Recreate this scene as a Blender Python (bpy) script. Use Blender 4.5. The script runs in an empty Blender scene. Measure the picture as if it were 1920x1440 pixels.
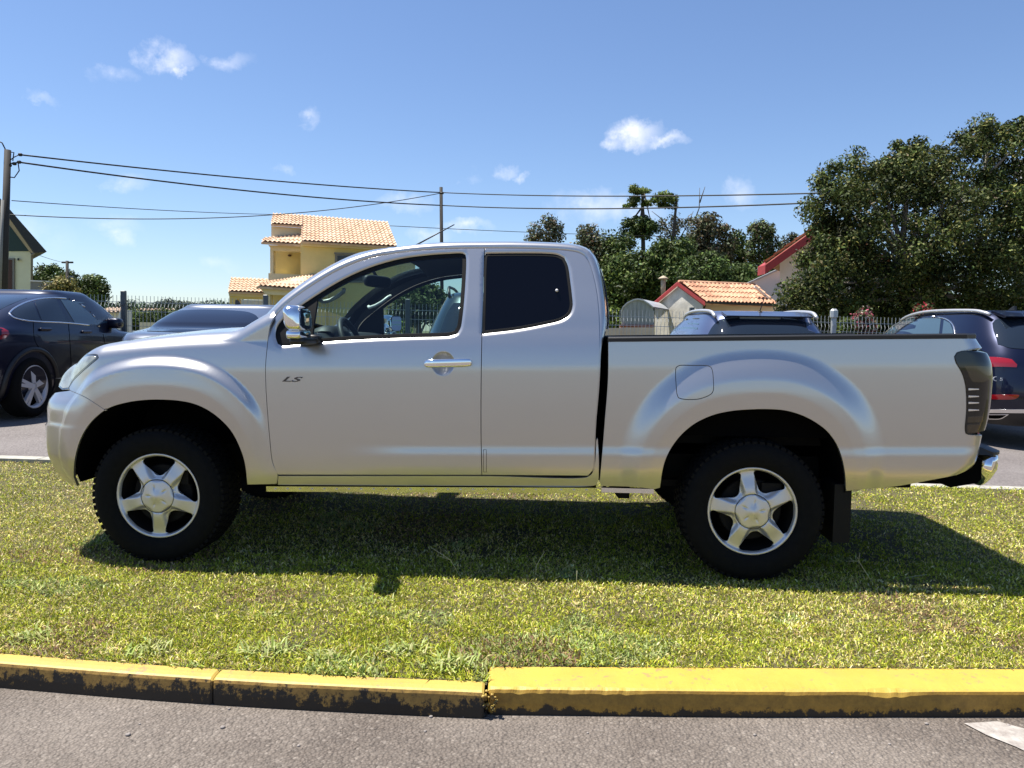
import bpy, math, random
import numpy as np
from mathutils import Vector, Matrix
from mathutils.geometry import delaunay_2d_cdt
random.seed(7); RNG = np.random.default_rng(11)
S = bpy.context.scene
COL = S.collection
# ------------------------------------------------------------------ camera
H_CAM, FPX, HZ, ROLL = 1.2664, 1443.0, 622.0, math.radians(0.8)
PITCH = math.atan((720 - HZ) / FPX)
_d = np.array([0, math.cos(PITCH), -math.sin(PITCH)])
_R0 = np.array([1.0, 0, 0]); _U0 = np.array([0, math.sin(PITCH), math.cos(PITCH)])
_R = _R0 * math.cos(ROLL) + _U0 * math.sin(ROLL)
_U = _U0 * math.cos(ROLL) - _R0 * math.sin(ROLL)
CAMP = np.array([0, 0, H_CAM])
cam_d = bpy.data.cameras.new('camera'); cam = bpy.data.objects.new('camera', cam_d); COL.objects.link(cam)
cam_d.sensor_width = 36; cam_d.lens = 36 * FPX / 1920; cam_d.clip_end = 6000; cam_d.clip_start = 0.05
cam.matrix_world = Matrix(((_R[0], _U[0], -_d[0], 0), (_R[1], _U[1], -_d[1], 0), (_R[2], _U[2], -_d[2], H_CAM), (0, 0, 0, 1)))
S.camera = cam
S.view_settings.view_transform = 'Standard'; S.view_settings.look = 'None'
S.view_settings.exposure = 0.95; S.view_settings.gamma = 1.0
S.cycles.max_bounces = 10; S.cycles.transparent_max_bounces = 24; S.cycles.glossy_bounces = 5
S.cycles.sample_clamp_indirect = 8.0; S.cycles.caustics_reflective = False; S.cycles.caustics_refractive = False

def ray(px, py): return _d + _R * (px - 960) / FPX - _U * (py - 720) / FPX
def on_z(px, py, z):
    v = ray(px, py); t = (z - H_CAM) / v[2]; return CAMP + v * t
def at(px, py, Y):
    v = ray(px, py); return CAMP + v * (Y / v[1])
def W2P(P):
    q = np.asarray(P) - CAMP; zc = q @ _d
    return np.stack([960 + FPX * (q @ _R) / zc, 720 - FPX * (q @ _U) / zc], -1)

# ------------------------------------------------------------------ sky and sun
SUNV = Vector((-0.37, 0.12, 1.0)).normalized()
sd = bpy.data.lights.new('sun', 'SUN'); sd.energy = 5.0; sd.angle = math.radians(0.5); sd.color = (1.0, 0.955, 0.88)
sun = bpy.data.objects.new('sun', sd); COL.objects.link(sun)
sun.rotation_euler = SUNV.to_track_quat('Z', 'Y').to_euler()
wd = bpy.data.worlds.new('World'); S.world = wd; wd.use_nodes = True
wn, wl = wd.node_tree.nodes, wd.node_tree.links
bg = wn['Background']; bg.inputs['Strength'].default_value = 0.068
sky = wn.new('ShaderNodeTexSky'); sky.sky_type = 'NISHITA'; sky.sun_disc = False
sky.sun_elevation = math.asin(SUNV.z); sky.sun_rotation = math.atan2(SUNV.x, SUNV.y)
sky.altitude = 50; sky.air_density = 1.0; sky.dust_density = 0.25; sky.ozone_density = 2.5
geo = wn.new('ShaderNodeTexCoord')
noi = wn.new('ShaderNodeTexNoise'); noi.inputs['Scale'].default_value = 26; noi.inputs['Detail'].default_value = 7; noi.inputs['Roughness'].default_value = 0.62
wl.new(geo.outputs['Generated'], noi.inputs['Vector'])
noi2 = wn.new('ShaderNodeTexNoise'); noi2.inputs['Scale'].default_value = 9; noi2.inputs['Detail'].default_value = 3
wl.new(geo.outputs['Generated'], noi2.inputs['Vector'])
warp = wn.new('ShaderNodeVectorMath'); warp.operation = 'MULTIPLY_ADD'
wl.new(noi.outputs['Color'], warp.inputs[0]); warp.inputs[1].default_value = (0.06, 0.06, 0.05); wl.new(geo.outputs['Generated'], warp.inputs[2])
def _m(op, a, b=None, clamp=False):
    n = wn.new('ShaderNodeMath'); n.operation = op; n.use_clamp = clamp
    for i, v in enumerate((a, b)):
        if v is None: continue
        if isinstance(v, (int, float)): n.inputs[i].default_value = v
        else: wl.new(v, n.inputs[i])
    return n.outputs[0]
acc = None
CLOUDS = [(306, 104, 44, 24, 1.15), (338, 134, 20, 15, 1.1), (425, 113, 36, 12, .5), (215, 137, 34, 13, .4), (80, 186, 22, 8, .3), (580, 222, 18, 14, .5),
          (1190, 248, 46, 24, 1.05), (1245, 264, 44, 13, .85), (1150, 268, 26, 13, .7), (950, 322, 26, 14, .6), (985, 331, 14, 10, .4), (236, 350, 32, 12, .48), (536, 318, 18, 9, .35),
          (1110, 388, 80, 30, .55), (1190, 392, 60, 28, .5), (1390, 368, 32, 24, .45), (880, 424, 44, 14, .65), (770, 380, 50, 14, .3), (810, 440, 40, 16, .35), (232, 446, 22, 18, .5),
          (215, 420, 40, 16, .3), (880, 328, 18, 8, .25), (60, 440, 60, 30, .2), (410, 490, 30, 14, .2)]
for (cx, cy, rx, ry, amp) in CLOUDS:
    v = ray(cx, cy); v = v / np.linalg.norm(v)
    v = v + np.array([.030, .030, .025])
    dd = wn.new('ShaderNodeVectorMath'); dd.operation = 'SUBTRACT'; wl.new(warp.outputs[0], dd.inputs[0]); dd.inputs[1].default_value = tuple(v)
    ss = wn.new('ShaderNodeVectorMath'); ss.operation = 'MULTIPLY'; wl.new(dd.outputs[0], ss.inputs[0])
    ss.inputs[1].default_value = (FPX / rx * .95, FPX / rx * .95, FPX / ry * .95)
    ln = wn.new('ShaderNodeVectorMath'); ln.operation = 'LENGTH'; wl.new(ss.outputs[0], ln.inputs[0])
    g = _m('SUBTRACT', 1.12, ln.outputs['Value'], True); g = _m('MULTIPLY', g, amp)
    acc = g if acc is None else _m('MAXIMUM', acc, g)
det = wn.new('ShaderNodeMapRange'); det.inputs[1].default_value = .30; det.inputs[2].default_value = .62
wl.new(noi.outputs['Fac'], det.inputs[0])
mask = _m('MULTIPLY', _m('MULTIPLY', acc, det.outputs[0]), .95, True)
lift = wn.new('ShaderNodeMix'); lift.data_type = 'RGBA'; lift.blend_type = 'MULTIPLY'; lift.inputs[0].default_value = 1.0
wl.new(sky.outputs[0], lift.inputs[6]); lift.inputs[7].default_value = (1.00, 1.06, 1.20, 1)
mx = wn.new('ShaderNodeMix'); mx.data_type = 'RGBA'; wl.new(mask, mx.inputs[0]); wl.new(lift.outputs[2], mx.inputs[6]); mx.inputs[7].default_value = (9.5, 9.6, 10.4, 1)
wl.new(mx.outputs[2], bg.inputs['Color'])

# ------------------------------------------------------------------ materials
def mat(name, col, rough=0.6, metal=0.0, coat=0.0, spec=0.5, noise=None, bump=None, emis=None):
    """noise=(scale, amount[, col2]); bump=(scale, strength, distance)"""
    m = bpy.data.materials.new(name); m.use_nodes = True
    n, l = m.node_tree.nodes, m.node_tree.links; b = n['Principled BSDF']
    b.inputs['Base Color'].default_value = (*col, 1); b.inputs['Roughness'].default_value = rough
    b.inputs['Metallic'].default_value = metal; b.inputs['Coat Weight'].default_value = coat
    b.inputs['Coat Roughness'].default_value = 0.03; b.inputs['Specular IOR Level'].default_value = spec
    tc = n.new('ShaderNodeTexCoord')
    if noise:
        t = n.new('ShaderNodeTexNoise'); t.inputs['Scale'].default_value = noise[0]; t.inputs['Detail'].default_value = 6; t.inputs['Roughness'].default_value = .65
        l.new(tc.outputs['Object'], t.inputs['Vector'])
        x = n.new('ShaderNodeMix'); x.data_type = 'RGBA'
        mr = n.new('ShaderNodeMapRange'); mr.inputs[1].default_value = .3; mr.inputs[2].default_value = .7; l.new(t.outputs['Fac'], mr.inputs[0]); l.new(mr.outputs[0], x.inputs[0])
        c2 = noise[2] if len(noise) > 2 else tuple(c * (1 - noise[1]) for c in col)
        x.inputs[6].default_value = (*col, 1); x.inputs[7].default_value = (*c2, 1); l.new(x.outputs[2], b.inputs['Base Color'])
    if bump:
        t = n.new('ShaderNodeTexNoise'); t.inputs['Scale'].default_value = bump[0]; t.inputs['Detail'].default_value = 5
        l.new(tc.outputs['Object'], t.inputs['Vector'])
        bp = n.new('ShaderNodeBump'); bp.inputs['Strength'].default_value = bump[1]; bp.inputs['Distance'].default_value = bump[2]
        l.new(t.outputs['Fac'], bp.inputs['Height']); l.new(bp.outputs[0], b.inputs['Normal'])
    if emis: b.inputs['Emission Color'].default_value = (*emis[:3], 1); b.inputs['Emission Strength'].default_value = emis[3]
    return m
def glass_mat(name, tint, refl=0.08, rough=0.0):
    m = bpy.data.materials.new(name); m.use_nodes = True; n, l = m.node_tree.nodes, m.node_tree.links
    n.remove(n['Principled BSDF'])
    tr = n.new('ShaderNodeBsdfTransparent'); tr.inputs[0].default_value = (*tint, 1)
    gl = n.new('ShaderNodeBsdfGlossy'); gl.inputs['Roughness'].default_value = rough; gl.inputs[0].default_value = (1, 1, 1, 1)
    fr = n.new('ShaderNodeFresnel'); fr.inputs[0].default_value = 1.45
    mxs = n.new('ShaderNodeMixShader'); l.new(fr.outputs[0], mxs.inputs[0]); l.new(tr.outputs[0], mxs.inputs[1]); l.new(gl.outputs[0], mxs.inputs[2])
    l.new(mxs.outputs[0], n['Material Output'].inputs[0]); return m
def paint(name, col, metal=0.7, rough=0.32, fl=0.12):
    m = mat(name, col, rough, metal, .8); n, l = m.node_tree.nodes, m.node_tree.links; b = n['Principled BSDF']
    tc = n.new('ShaderNodeTexCoord'); t = n.new('ShaderNodeTexNoise'); t.inputs['Scale'].default_value = 700; t.inputs['Detail'].default_value = 1
    l.new(tc.outputs['Object'], t.inputs['Vector'])
    x = n.new('ShaderNodeMix'); x.data_type = 'RGBA'; l.new(t.outputs['Fac'], x.inputs[0])
    x.inputs[6].default_value = (*[c * (1 - fl) for c in col], 1); x.inputs[7].default_value = (*[min(1, c * (1 + fl)) for c in col], 1)
    l.new(x.outputs[2], b.inputs['Base Color']); return m
M = {}
M['silver'] = paint('silver_paint', (.525, .515, .505), .82, .29, .08)
M['navy'] = paint('navy_paint', (.004, .006, .022), .3, .3)
M['darkblue'] = paint('dark_blue_paint', (.006, .009, .030), .5, .3)
M['grey'] = paint('grey_paint', (.15, .165, .20), .7, .3)
M['bluegrey'] = paint('blue_grey_paint', (.13, .155, .25), .7, .3)
for k_, w_ in (('navy', .55), ('darkblue', .7)): M[k_].node_tree.nodes['Principled BSDF'].inputs['Coat Weight'].default_value = w_; M[k_].node_tree.nodes['Principled BSDF'].inputs['Specular IOR Level'].default_value = .25
M['teal'] = paint('dark_teal_paint', (.03, .045, .05), .7, .3)
M['chrome'] = mat('chrome', (.85, .86, .87), .05, 1.0)
M['trim_chrome'] = mat('satin_chrome', (.75, .75, .77), .2, 1.0)
M['blackplastic'] = mat('black_plastic', (.012, .012, .013), .45, bump=(180, .15, .002))
M['rubber'] = mat('rubber_seal', (.006, .006, .006), .6, spec=.2)
M['gap'] = mat('dark_cavity', (.003, .003, .003), .95, spec=.05)
M['tyre'] = mat('tyre_rubber', (.007, .007, .007), .85, spec=.15, noise=(30, .4), bump=(60, .3, .003))
M['alloy'] = mat('alloy_silver', (.62, .61, .60), .42, .75, .25)
M['alloy_far'] = mat('alloy_light', (.62, .62, .64), .45, .15, .2)
M['steel_dark'] = mat('dark_steel', (.012, .011, .010), .7, .2, spec=.2, noise=(25, .5))
M['interior'] = mat('interior_plastic', (.022, .023, .026), .55, bump=(140, .2, .002))
M['fabric'] = mat('seat_fabric', (.03, .03, .034), .9, noise=(90, .4), bump=(250, .4, .003))
M['headliner'] = mat('headliner', (.10, .11, .13), .85)
M['light_grip'] = mat('pale_grip', (.8, .79, .74), .4)
M['glass'] = glass_mat('clear_glass', (.68, .80, .78))
M['privacy'] = mat('privacy_glass', (.002, .002, .004), .02, 0, 0, .32)
M['carglass'] = mat('car_glass', (.012, .018, .028), .02, 0, 0, .7)
M['carglass_light'] = mat('car_glass_pale', (.05, .085, .11), .02, 0, 0, 1.0)
M['carglass_grey'] = mat('car_glass_grey', (.008, .010, .020), .05, 0, 0, .30)
M['smoke'] = mat('smoked_lens', (.006, .007, .008), .06, 0, .5, .4)
M['smoke_light'] = mat('smoked_reflector', (.075, .065, .05), .2, .8, .6)
M['lens'] = mat('headlight_lens', (.62, .60, .48), .22, .45, 1.0, noise=(18, .55))
M['lens_dark'] = mat('headlight_bezel', (.16, .16, .15), .12, .8, 1.0)
M['redlens'] = mat('red_lens', (.26, .004, .008), .12, 0, 1.0)
M['white'] = mat('white_plastic', (.7, .7, .7), .4)
M['badge'] = mat('dark_badge', (.10, .10, .11), .2, .9)
M['mirror'] = mat('mirror_glass', (.8, .82, .85), .01, 1.0)

# ------------------------------------------------------------------ object helpers
def link(o, parent=None):
    COL.objects.link(o)
    if parent is not None: o.parent = parent
    return o
def empty(name, loc, rz=0.0, label=None, cat=None, group=None):
    o = bpy.data.objects.new(name, None); o.location = [float(c) for c in loc]; o.rotation_euler = (0, 0, rz); o.empty_display_size = .2
    link(o); tag(o, label, cat, group); return o
def tag(o, label=None, cat=None, group=None, kind=None):
    if label: o['label'] = label
    if cat: o['category'] = cat
    if group: o['group'] = group
    if kind: o['kind'] = kind
    return o
def mesh_np(name, V, Fs, m, parent=None, smooth=False, normals=None, mi=None):
    me = bpy.data.meshes.new(name)
    V = np.asarray(V, dtype=np.float64)
    me.from_pydata(V.tolist(), [], [tuple(int(i) for i in f) for f in Fs])
    if isinstance(m, (list, tuple)):
        for k in m: me.materials.append(k)
        if mi is not None: me.polygons.foreach_set('material_index', np.asarray(mi, dtype=np.int32))
    else: me.materials.append(m)
    if smooth: me.polygons.foreach_set('use_smooth', np.ones(len(me.polygons), dtype=bool))
    me.update()
    if normals is not None:
        me.normals_split_custom_set_from_vertices([tuple(map(float, q)) for q in normals])
    o = bpy.data.objects.new(name, me); link(o, parent); return o
class MB:
    def __init__(s): s.v = []; s.f = []; s.sm = []
    def add(s, V, F, sm=False):
        b = len(s.v); s.v += [tuple(map(float, p)) for p in V]; s.f += [tuple(int(i) + b for i in f) for f in F]; s.sm += [sm] * len(F); return s
    def box(s, c, d, rz=0, bev=0.0):
        x, y, z = [k / 2 for k in d]; cc, sn = math.cos(rz), math.sin(rz)
        if bev <= 0:
            P = [(a * x, b * y, e * z) for e in (-1, 1) for b in (-1, 1) for a in (-1, 1)]
            F = [(0, 2, 3, 1), (4, 5, 7, 6), (0, 1, 5, 4), (2, 6, 7, 3), (0, 4, 6, 2), (1, 3, 7, 5)]
        else:
            bv = min(bev, x * .9, y * .9, z * .9); P = []; F = []
            for e in (-1, 1):
                for b in (-1, 1):
                    for a in (-1, 1):
                        P += [(a * x, b * (y - bv), e * (z - bv)), (a * (x - bv), b * y, e * (z - bv)), (a * (x - bv), b * (y - bv), e * z)]
            def i(a, b, e, k): return ((e > 0) * 4 + (b > 0) * 2 + (a > 0)) * 3 + k
            for sg in (-1, 1):
                F.append([i(sg, -1, -1, 0), i(sg, 1, -1, 0), i(sg, 1, 1, 0), i(sg, -1, 1, 0)][::sg])
                F.append([i(-1, sg, -1, 1), i(-1, sg, 1, 1), i(1, sg, 1, 1), i(1, sg, -1, 1)][::sg])
                F.append([i(-1, -1, sg, 2), i(1, -1, sg, 2), i(1, 1, sg, 2), i(-1, 1, sg, 2)][::sg])
            for a in (-1, 1):
                for b in (-1, 1):
                    F.append([i(a, b, -1, 0), i(a, b, -1, 1), i(a, b, 1, 1), i(a, b, 1, 0)][::-a * b])
                    F.append([i(a, -1, b, 0), i(a, -1, b, 2), i(a, 1, b, 2), i(a, 1, b, 0)][::a * b])
                    F.append([i(-1, a, b, 1), i(-1, a, b, 2), i(1, a, b, 2), i(1, a, b, 1)][::-a * b])
                    for e in (-1, 1):
                        F.append([i(a, b, e, 0), i(a, b, e, 1), i(a, b, e, 2)][::a * b * e])
        V = [(c[0] + p[0] * cc - p[1] * sn, c[1] + p[0] * sn + p[1] * cc, c[2] + p[2]) for p in P]
        return s.add(V, F)
    def rbox(s, c, d, rz=0, p=.35, n=20, m=11):
        cc, sn = math.cos(rz), math.sin(rz); V = []; F = []; f = lambda v: math.copysign(abs(v) ** p, v)
        for j in range(m):
            ph = -math.pi / 2 + math.pi * j / (m - 1)
            for i in range(n):
                a = 2 * math.pi * i / n; x, y, z = d[0] / 2 * f(math.cos(ph)) * f(math.cos(a)), d[1] / 2 * f(math.cos(ph)) * f(math.sin(a)), d[2] / 2 * f(math.sin(ph))
                V.append((c[0] + x * cc - y * sn, c[1] + x * sn + y * cc, c[2] + z))
        for j in range(m - 1):
            for i in range(n): F.append((j * n + i, j * n + (i + 1) % n, (j + 1) * n + (i + 1) % n, (j + 1) * n + i))
        return s.add(V, F, True)
    def tube(s, pts, r, n=8, cap=True):
        pts = [Vector([float(a) for a in p]) for p in pts]; rr = r if hasattr(r, '__len__') else [r] * len(pts)
        V = []; F = []; prev = None
        for i, p in enumerate(pts):
            t = (pts[min(i + 1, len(pts) - 1)] - pts[max(i - 1, 0)]).normalized()
            if prev is None: u = t.orthogonal().normalized()
            else: u = (prev - t * prev.dot(t)); u = u.normalized() if u.length > 1e-6 else t.orthogonal().normalized()
            prev = u; w = t.cross(u)
            for k in range(n):
                a = 2 * math.pi * k / n; V.append(p + (u * math.cos(a) + w * math.sin(a)) * rr[i])
        for i in range(len(pts) - 1):
            for k in range(n):
                a = i * n + k; b = i * n + (k + 1) % n; F.append((a, b, b + n, a + n))
        if cap: F.append(tuple(range(n))[::-1]); F.append(tuple(range(len(V) - n, len(V))))
        return s.add(V, F, True)
    def prism(s, poly, y0, y1, axes='xz'):
        """poly in the plane, extruded along the third axis"""
        n = len(poly); V = []
        for y in (y0, y1):
            for a, b in poly: V.append((a, y, b) if axes == 'xz' else ((y, a, b) if axes == 'yz' else (a, b, y)))
        F = [tuple(range(n)), tuple(range(n, 2 * n))[::-1]] + [(i, i + n, (i + 1) % n + n, (i + 1) % n) for i in range(n)]
        return s.add(V, F)
    def build(s, name, m, parent=None, smooth=None):
        me = bpy.data.meshes.new(name); me.from_pydata(s.v, [], s.f)
        me.materials.append(m)
        me.polygons.foreach_set('use_smooth', np.array(s.sm if smooth is None else [smooth] * len(s.f), dtype=bool)); me.update()
        o = bpy.data.objects.new(name, me); link(o, parent); return o
def lathe(prof, n=48, axis='y', ang0=0):
    """prof list of (r, h); axis y"""
    V = []; F = []; m = len(prof)
    for k in range(n):
        a = 2 * math.pi * k / n + ang0; c, s_ = math.cos(a), math.sin(a)
        for r, h in prof: V.append((r * c, h, r * s_))
    for k in range(n):
        for j in range(m - 1):
            a = k * m + j; b = ((k + 1) % n) * m + j; F.append((a, b, b + 1, a + 1))
    return V, F

def pchip(xk, yk):
    xk = np.array(xk, float); yk = np.array(yk, float)
    if xk[0] > xk[-1]: xk = xk[::-1]; yk = yk[::-1]
    h = np.diff(xk); dl = np.diff(yk) / h; d = np.zeros(len(xk))
    for i in range(1, len(xk) - 1):
        if dl[i - 1] * dl[i] > 0:
            w1 = 2 * h[i] + h[i - 1]; w2 = h[i] + 2 * h[i - 1]; d[i] = (w1 + w2) / (w1 / dl[i - 1] + w2 / dl[i])
    d[0] = dl[0]; d[-1] = dl[-1]
    def f(x):
        x = np.clip(np.asarray(x, float), xk[0], xk[-1]); i = np.clip(np.searchsorted(xk, x) - 1, 0, len(h) - 1)
        t = (x - xk[i]) / h[i]; t2 = t * t; t3 = t2 * t
        return (2*t3-3*t2+1)*yk[i] + (t3-2*t2+t)*h[i]*d[i] + (-2*t3+3*t2)*yk[i+1] + (t3-t2)*h[i]*d[i+1]
    return f
def sstep(a, b, x):
    t = np.clip((np.asarray(x, float) - a) / (b - a), 0, 1); return t * t * (3 - 2 * t)

def smooth_chain(P, step=3.0, closed=False, corner=38):
    """Catmull-Rom through the traced points, corners kept sharp"""
    P = np.array(P, float); n = len(P)
    def ang(i):
        if not closed and (i == 0 or i == n - 1): return 999
        a = P[i] - P[i - 1]; b = P[(i + 1) % n] - P[i]
        c = np.dot(a, b) / (np.linalg.norm(a) * np.linalg.norm(b) + 1e-9); return math.degrees(math.acos(max(-1, min(1, c))))
    co = [ang(i) > corner for i in range(n)]
    out = []
    for i in range(n if closed else n - 1):
        p1 = P[i]; p2 = P[(i + 1) % n]
        p0 = P[i - 1] if not co[i] and (closed or i > 0) else p1 - (p2 - p1)
        p3 = P[(i + 2) % n] if not co[(i + 1) % n] and (closed or i + 2 < n) else p2 + (p2 - p1)
        L = np.linalg.norm(p2 - p1); k = max(1, int(round(L / step)))
        t0, t1 = 0, 1
        d1 = np.linalg.norm(p1 - p0) ** .5 + 1e-6; d2 = L ** .5 + 1e-6; d3 = np.linalg.norm(p3 - p2) ** .5 + 1e-6
        m1 = (p1 - p0) / d1 - (p2 - p0) / (d1 + d2) + (p2 - p1) / d2; m2 = (p2 - p1) / d2 - (p3 - p1) / (d2 + d3) + (p3 - p2) / d3
        m1 = m1 * d2; m2 = m2 * d2
        for j in range(k):
            t = j / k; t2 = t * t; t3 = t2 * t
            out.append((2*t3-3*t2+1)*p1 + (t3-2*t2+t)*m1 + (-2*t3+3*t2)*p2 + (t3-t2)*m2)
    if not closed: out.append(P[-1])
    return np.array(out)
def inpoly(Q, P):
    Q = np.asarray(Q); x, y = Q[:, 0], Q[:, 1]; r = np.zeros(len(Q), bool); n = len(P)
    for i in range(n):
        a = P[i]; b = P[(i + 1) % n]
        c = ((a[1] > y) != (b[1] > y)); 
        if a[1] != b[1]: r ^= c & (x < (b[0] - a[0]) * (y - a[1]) / (b[1] - a[1]) + a[0])
    return r
def segdist(Q, P, closed=True):
    Q = np.asarray(Q, float); P = np.asarray(P, float); A = P if closed else P[:-1]; B = np.roll(P, -1, 0) if closed else P[1:]
    D = B - A; L = (D ** 2).sum(1) + 1e-12; out = np.full(len(Q), 1e9)
    for i in range(0, len(Q), 4000):
        q = Q[i:i + 4000, None, :] - A[None]; t = np.clip((q * D[None]).sum(2) / L[None], 0, 1)
        e = q - t[..., None] * D[None]; out[i:i + 4000] = np.sqrt((e ** 2).sum(2).min(1))
    return out
def area2(P): P = np.asarray(P); return 0.5 * np.sum(P[:, 0] * np.roll(P[:, 1], -1) - np.roll(P[:, 0], -1) * P[:, 1])
def shrink(P, d):
    P = np.asarray(P, float); sg = 1 if area2(P) > 0 else -1
    e = np.roll(P, -1, 0) - P; L = np.linalg.norm(e, axis=1); keep = L > 1e-5; P = P[keep]
    e = np.roll(P, -1, 0) - P; e /= np.linalg.norm(e, axis=1)[:, None]
    nn = np.stack([-e[:, 1], e[:, 0]], 1) * sg; av = nn + np.roll(nn, 1, 0); l = np.linalg.norm(av, axis=1); l[l < .3] = .3
    av /= l[:, None]; k = 1 / np.maximum(.5, (av * nn).sum(1)); return P + av * (d * k)[:, None]
def fnormal(F, s, u, out, e=.003):
    a = F(s + e, u) - F(s - e, u); b = F(s, u + e) - F(s, u - e); n = np.cross(a, b); n /= np.linalg.norm(n, axis=1)[:, None] + 1e-12
    sg = np.sign((n * out(F(s, u))).sum(1)); sg[sg == 0] = 1
    return n * sg[:, None]
def panel(name, F, outline, m, parent, out, holes=(), step=.018, lip=.014, gap=0.0, off=0.0, mirror=False, extra=None):
    """a body panel: the outline (in surface parameters) filled with a fine triangulation lying on F, its rim folded inwards"""
    O = shrink(outline, gap) if gap else np.asarray(outline, float)
    Hs = [shrink(h, -gap) if gap else np.asarray(h, float) for h in holes]
    lo = O.min(0); hi = O.max(0)
    gx = np.arange(lo[0], hi[0], step); gy = np.arange(lo[1], hi[1], step * .87)
    G = np.stack(np.meshgrid(gx, gy), -1); G[1::2, :, 0] += step / 2; G = G.reshape(-1, 2)
    G = G[inpoly(G, O)]
    G = G[segdist(G, O) > step * .45]
    for h in Hs:
        if len(G): G = G[~inpoly(G, h)]; G = G[segdist(G, h) > step * .45]
    if extra is not None: G = np.concatenate([G[((G[:, None] - extra[None]) ** 2).sum(2).min(1) > 1.6e-5], extra])
    loops = [O] + Hs; pts = []; ed = []
    for Lp in loops:
        b = len(pts); pts += [tuple(p) for p in Lp]; ed += [(b + i, b + (i + 1) % len(Lp)) for i in range(len(Lp))]
    pts += [tuple(p) for p in G]
    r = delaunay_2d_cdt([Vector((float(a), float(b))) for a, b in pts], ed, [], 0, 1e-6)
    V2 = np.array([(v[0], v[1]) for v in r[0]]); T = np.array([f for f in r[2] if len(f) == 3])
    C = V2[T].mean(1); k = inpoly(C, O)
    for h in Hs: k &= ~inpoly(C, h)
    T = T[k]; used = np.unique(T); mp = -np.ones(len(V2), int); mp[used] = np.arange(len(used)); V2 = V2[used]; T = mp[T]
    P = F(V2[:, 0], V2[:, 1]); N = fnormal(F, V2[:, 0], V2[:, 1], out); P = P + N * off
    fn = np.cross(P[T[:, 1]] - P[T[:, 0]], P[T[:, 2]] - P[T[:, 0]]); fl = (fn * N[T[:, 0]]).sum(1) < 0
    T[fl] = T[fl][:, ::-1]
    V = [P]; NN = [N]; Fs = [tuple(t) for t in T]
    if lip:
        e = {}
        for t in T:
            for a, b in ((t[0], t[1]), (t[1], t[2]), (t[2], t[0])): e[(a, b)] = e.get((a, b), 0) + 1
        be = [(a, b) for (a, b) in e if (b, a) not in e]
        bv = sorted({a for ab in be for a in ab}); ix = {v: i for i, v in enumerate(bv)}; nb = len(bv); base = len(P)
        cen = np.zeros((nb, 3)); nrm = N[bv]
        tdir = np.zeros((nb, 3))
        for a, b in be:
            t = P[b] - P[a]; q = np.cross(t, N[a]); l = np.linalg.norm(q); q = q / (l + 1e-9); tdir[ix[a]] += q; tdir[ix[b]] += q
        tdir /= np.linalg.norm(tdir, axis=1)[:, None] + 1e-9
        V += [P[bv] + tdir * .0012 - nrm * .0015, P[bv] + tdir * .0012 - nrm * lip]; NN += [(tdir + nrm * .2), tdir]
        for a, b in be:
            i, j = ix[a], ix[b]; Fs += [(b, a, base + i, base + j), (base + j, base + i, base + nb + i, base + nb + j)]
    V = np.concatenate(V); NN = np.concatenate(NN); NN /= np.linalg.norm(NN, axis=1)[:, None] + 1e-12
    o = mesh_np(name, V, Fs, m, parent, True, NN)
    if mirror:
        V2_ = V * np.array([1, -1, 1]); N2_ = NN * np.array([1, -1, 1])
        o2 = mesh_np(name, V2_, [f[::-1] for f in Fs], m, parent if mirror is True else mirror, True, N2_)
        return o, o2
    return o

# ------------------------------------------------------------------ ground levels
def sm(a, b, x): 
    t = max(0.0, min(1.0, (x - a) / (b - a))); return t * t * (3 - 2 * t)
def park_z(x): return 0.065 - 0.015 * max(-9.0, min(9.0, x))
def ground_z(x, y):
    """top of the lawn / parking / land behind"""
    return park_z(x) * sm(5.2, 7.0, y) + .011 * sm(2.95, 3.4, y)
ROAD_Z = -0.09
# ------------------------------------------------------------------ the pickup truck
TH = math.radians(-3.0927); ORG = np.array([-1.81432452, 4.90979682, 0.0])
EX = np.array([math.cos(TH), math.sin(TH), 0]); EY = np.array([-math.sin(TH), math.cos(TH), 0]); EZ = np.array([0, 0, 1.0])
truck = empty('pickup_truck', ORG, TH, 'silver extended-cab pickup truck parked on the lawn in the foreground', 'pickup truck')
def L2P(P): P = np.asarray(P); return W2P(ORG + P[..., :1] * EX + P[..., 1:2] * EY + P[..., 2:3] * EZ)
def loc(px, py, yt):
    v = ray(px, py); t = (yt - (CAMP - ORG) @ EY) / (v @ EY); p = CAMP + t * v - ORG; return np.array([p @ EX, p[2]])
def invert(F, pix, n=14):
    pix = np.asarray(pix, float); g = np.array([loc(a, b, -.88) for a, b in pix]); s, u = g[:, 0].copy(), g[:, 1].copy(); e = 1e-3
    for _ in range(n):
        r = L2P(F(s, u)) - pix; ds = (L2P(F(s + e, u)) - pix - r) / e; du = (L2P(F(s, u + e)) - pix - r) / e
        det = ds[:, 0] * du[:, 1] - ds[:, 1] * du[:, 0]; det[np.abs(det) < 1e3] = 1e3
        a = (r[:, 0] * du[:, 1] - r[:, 1] * du[:, 0]) / det; b = (ds[:, 0] * r[:, 1] - ds[:, 1] * r[:, 0]) / det
        s -= np.clip(a, -.1, .1); u -= np.clip(b, -.1, .1)
    return np.stack([s, u], 1)

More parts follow.
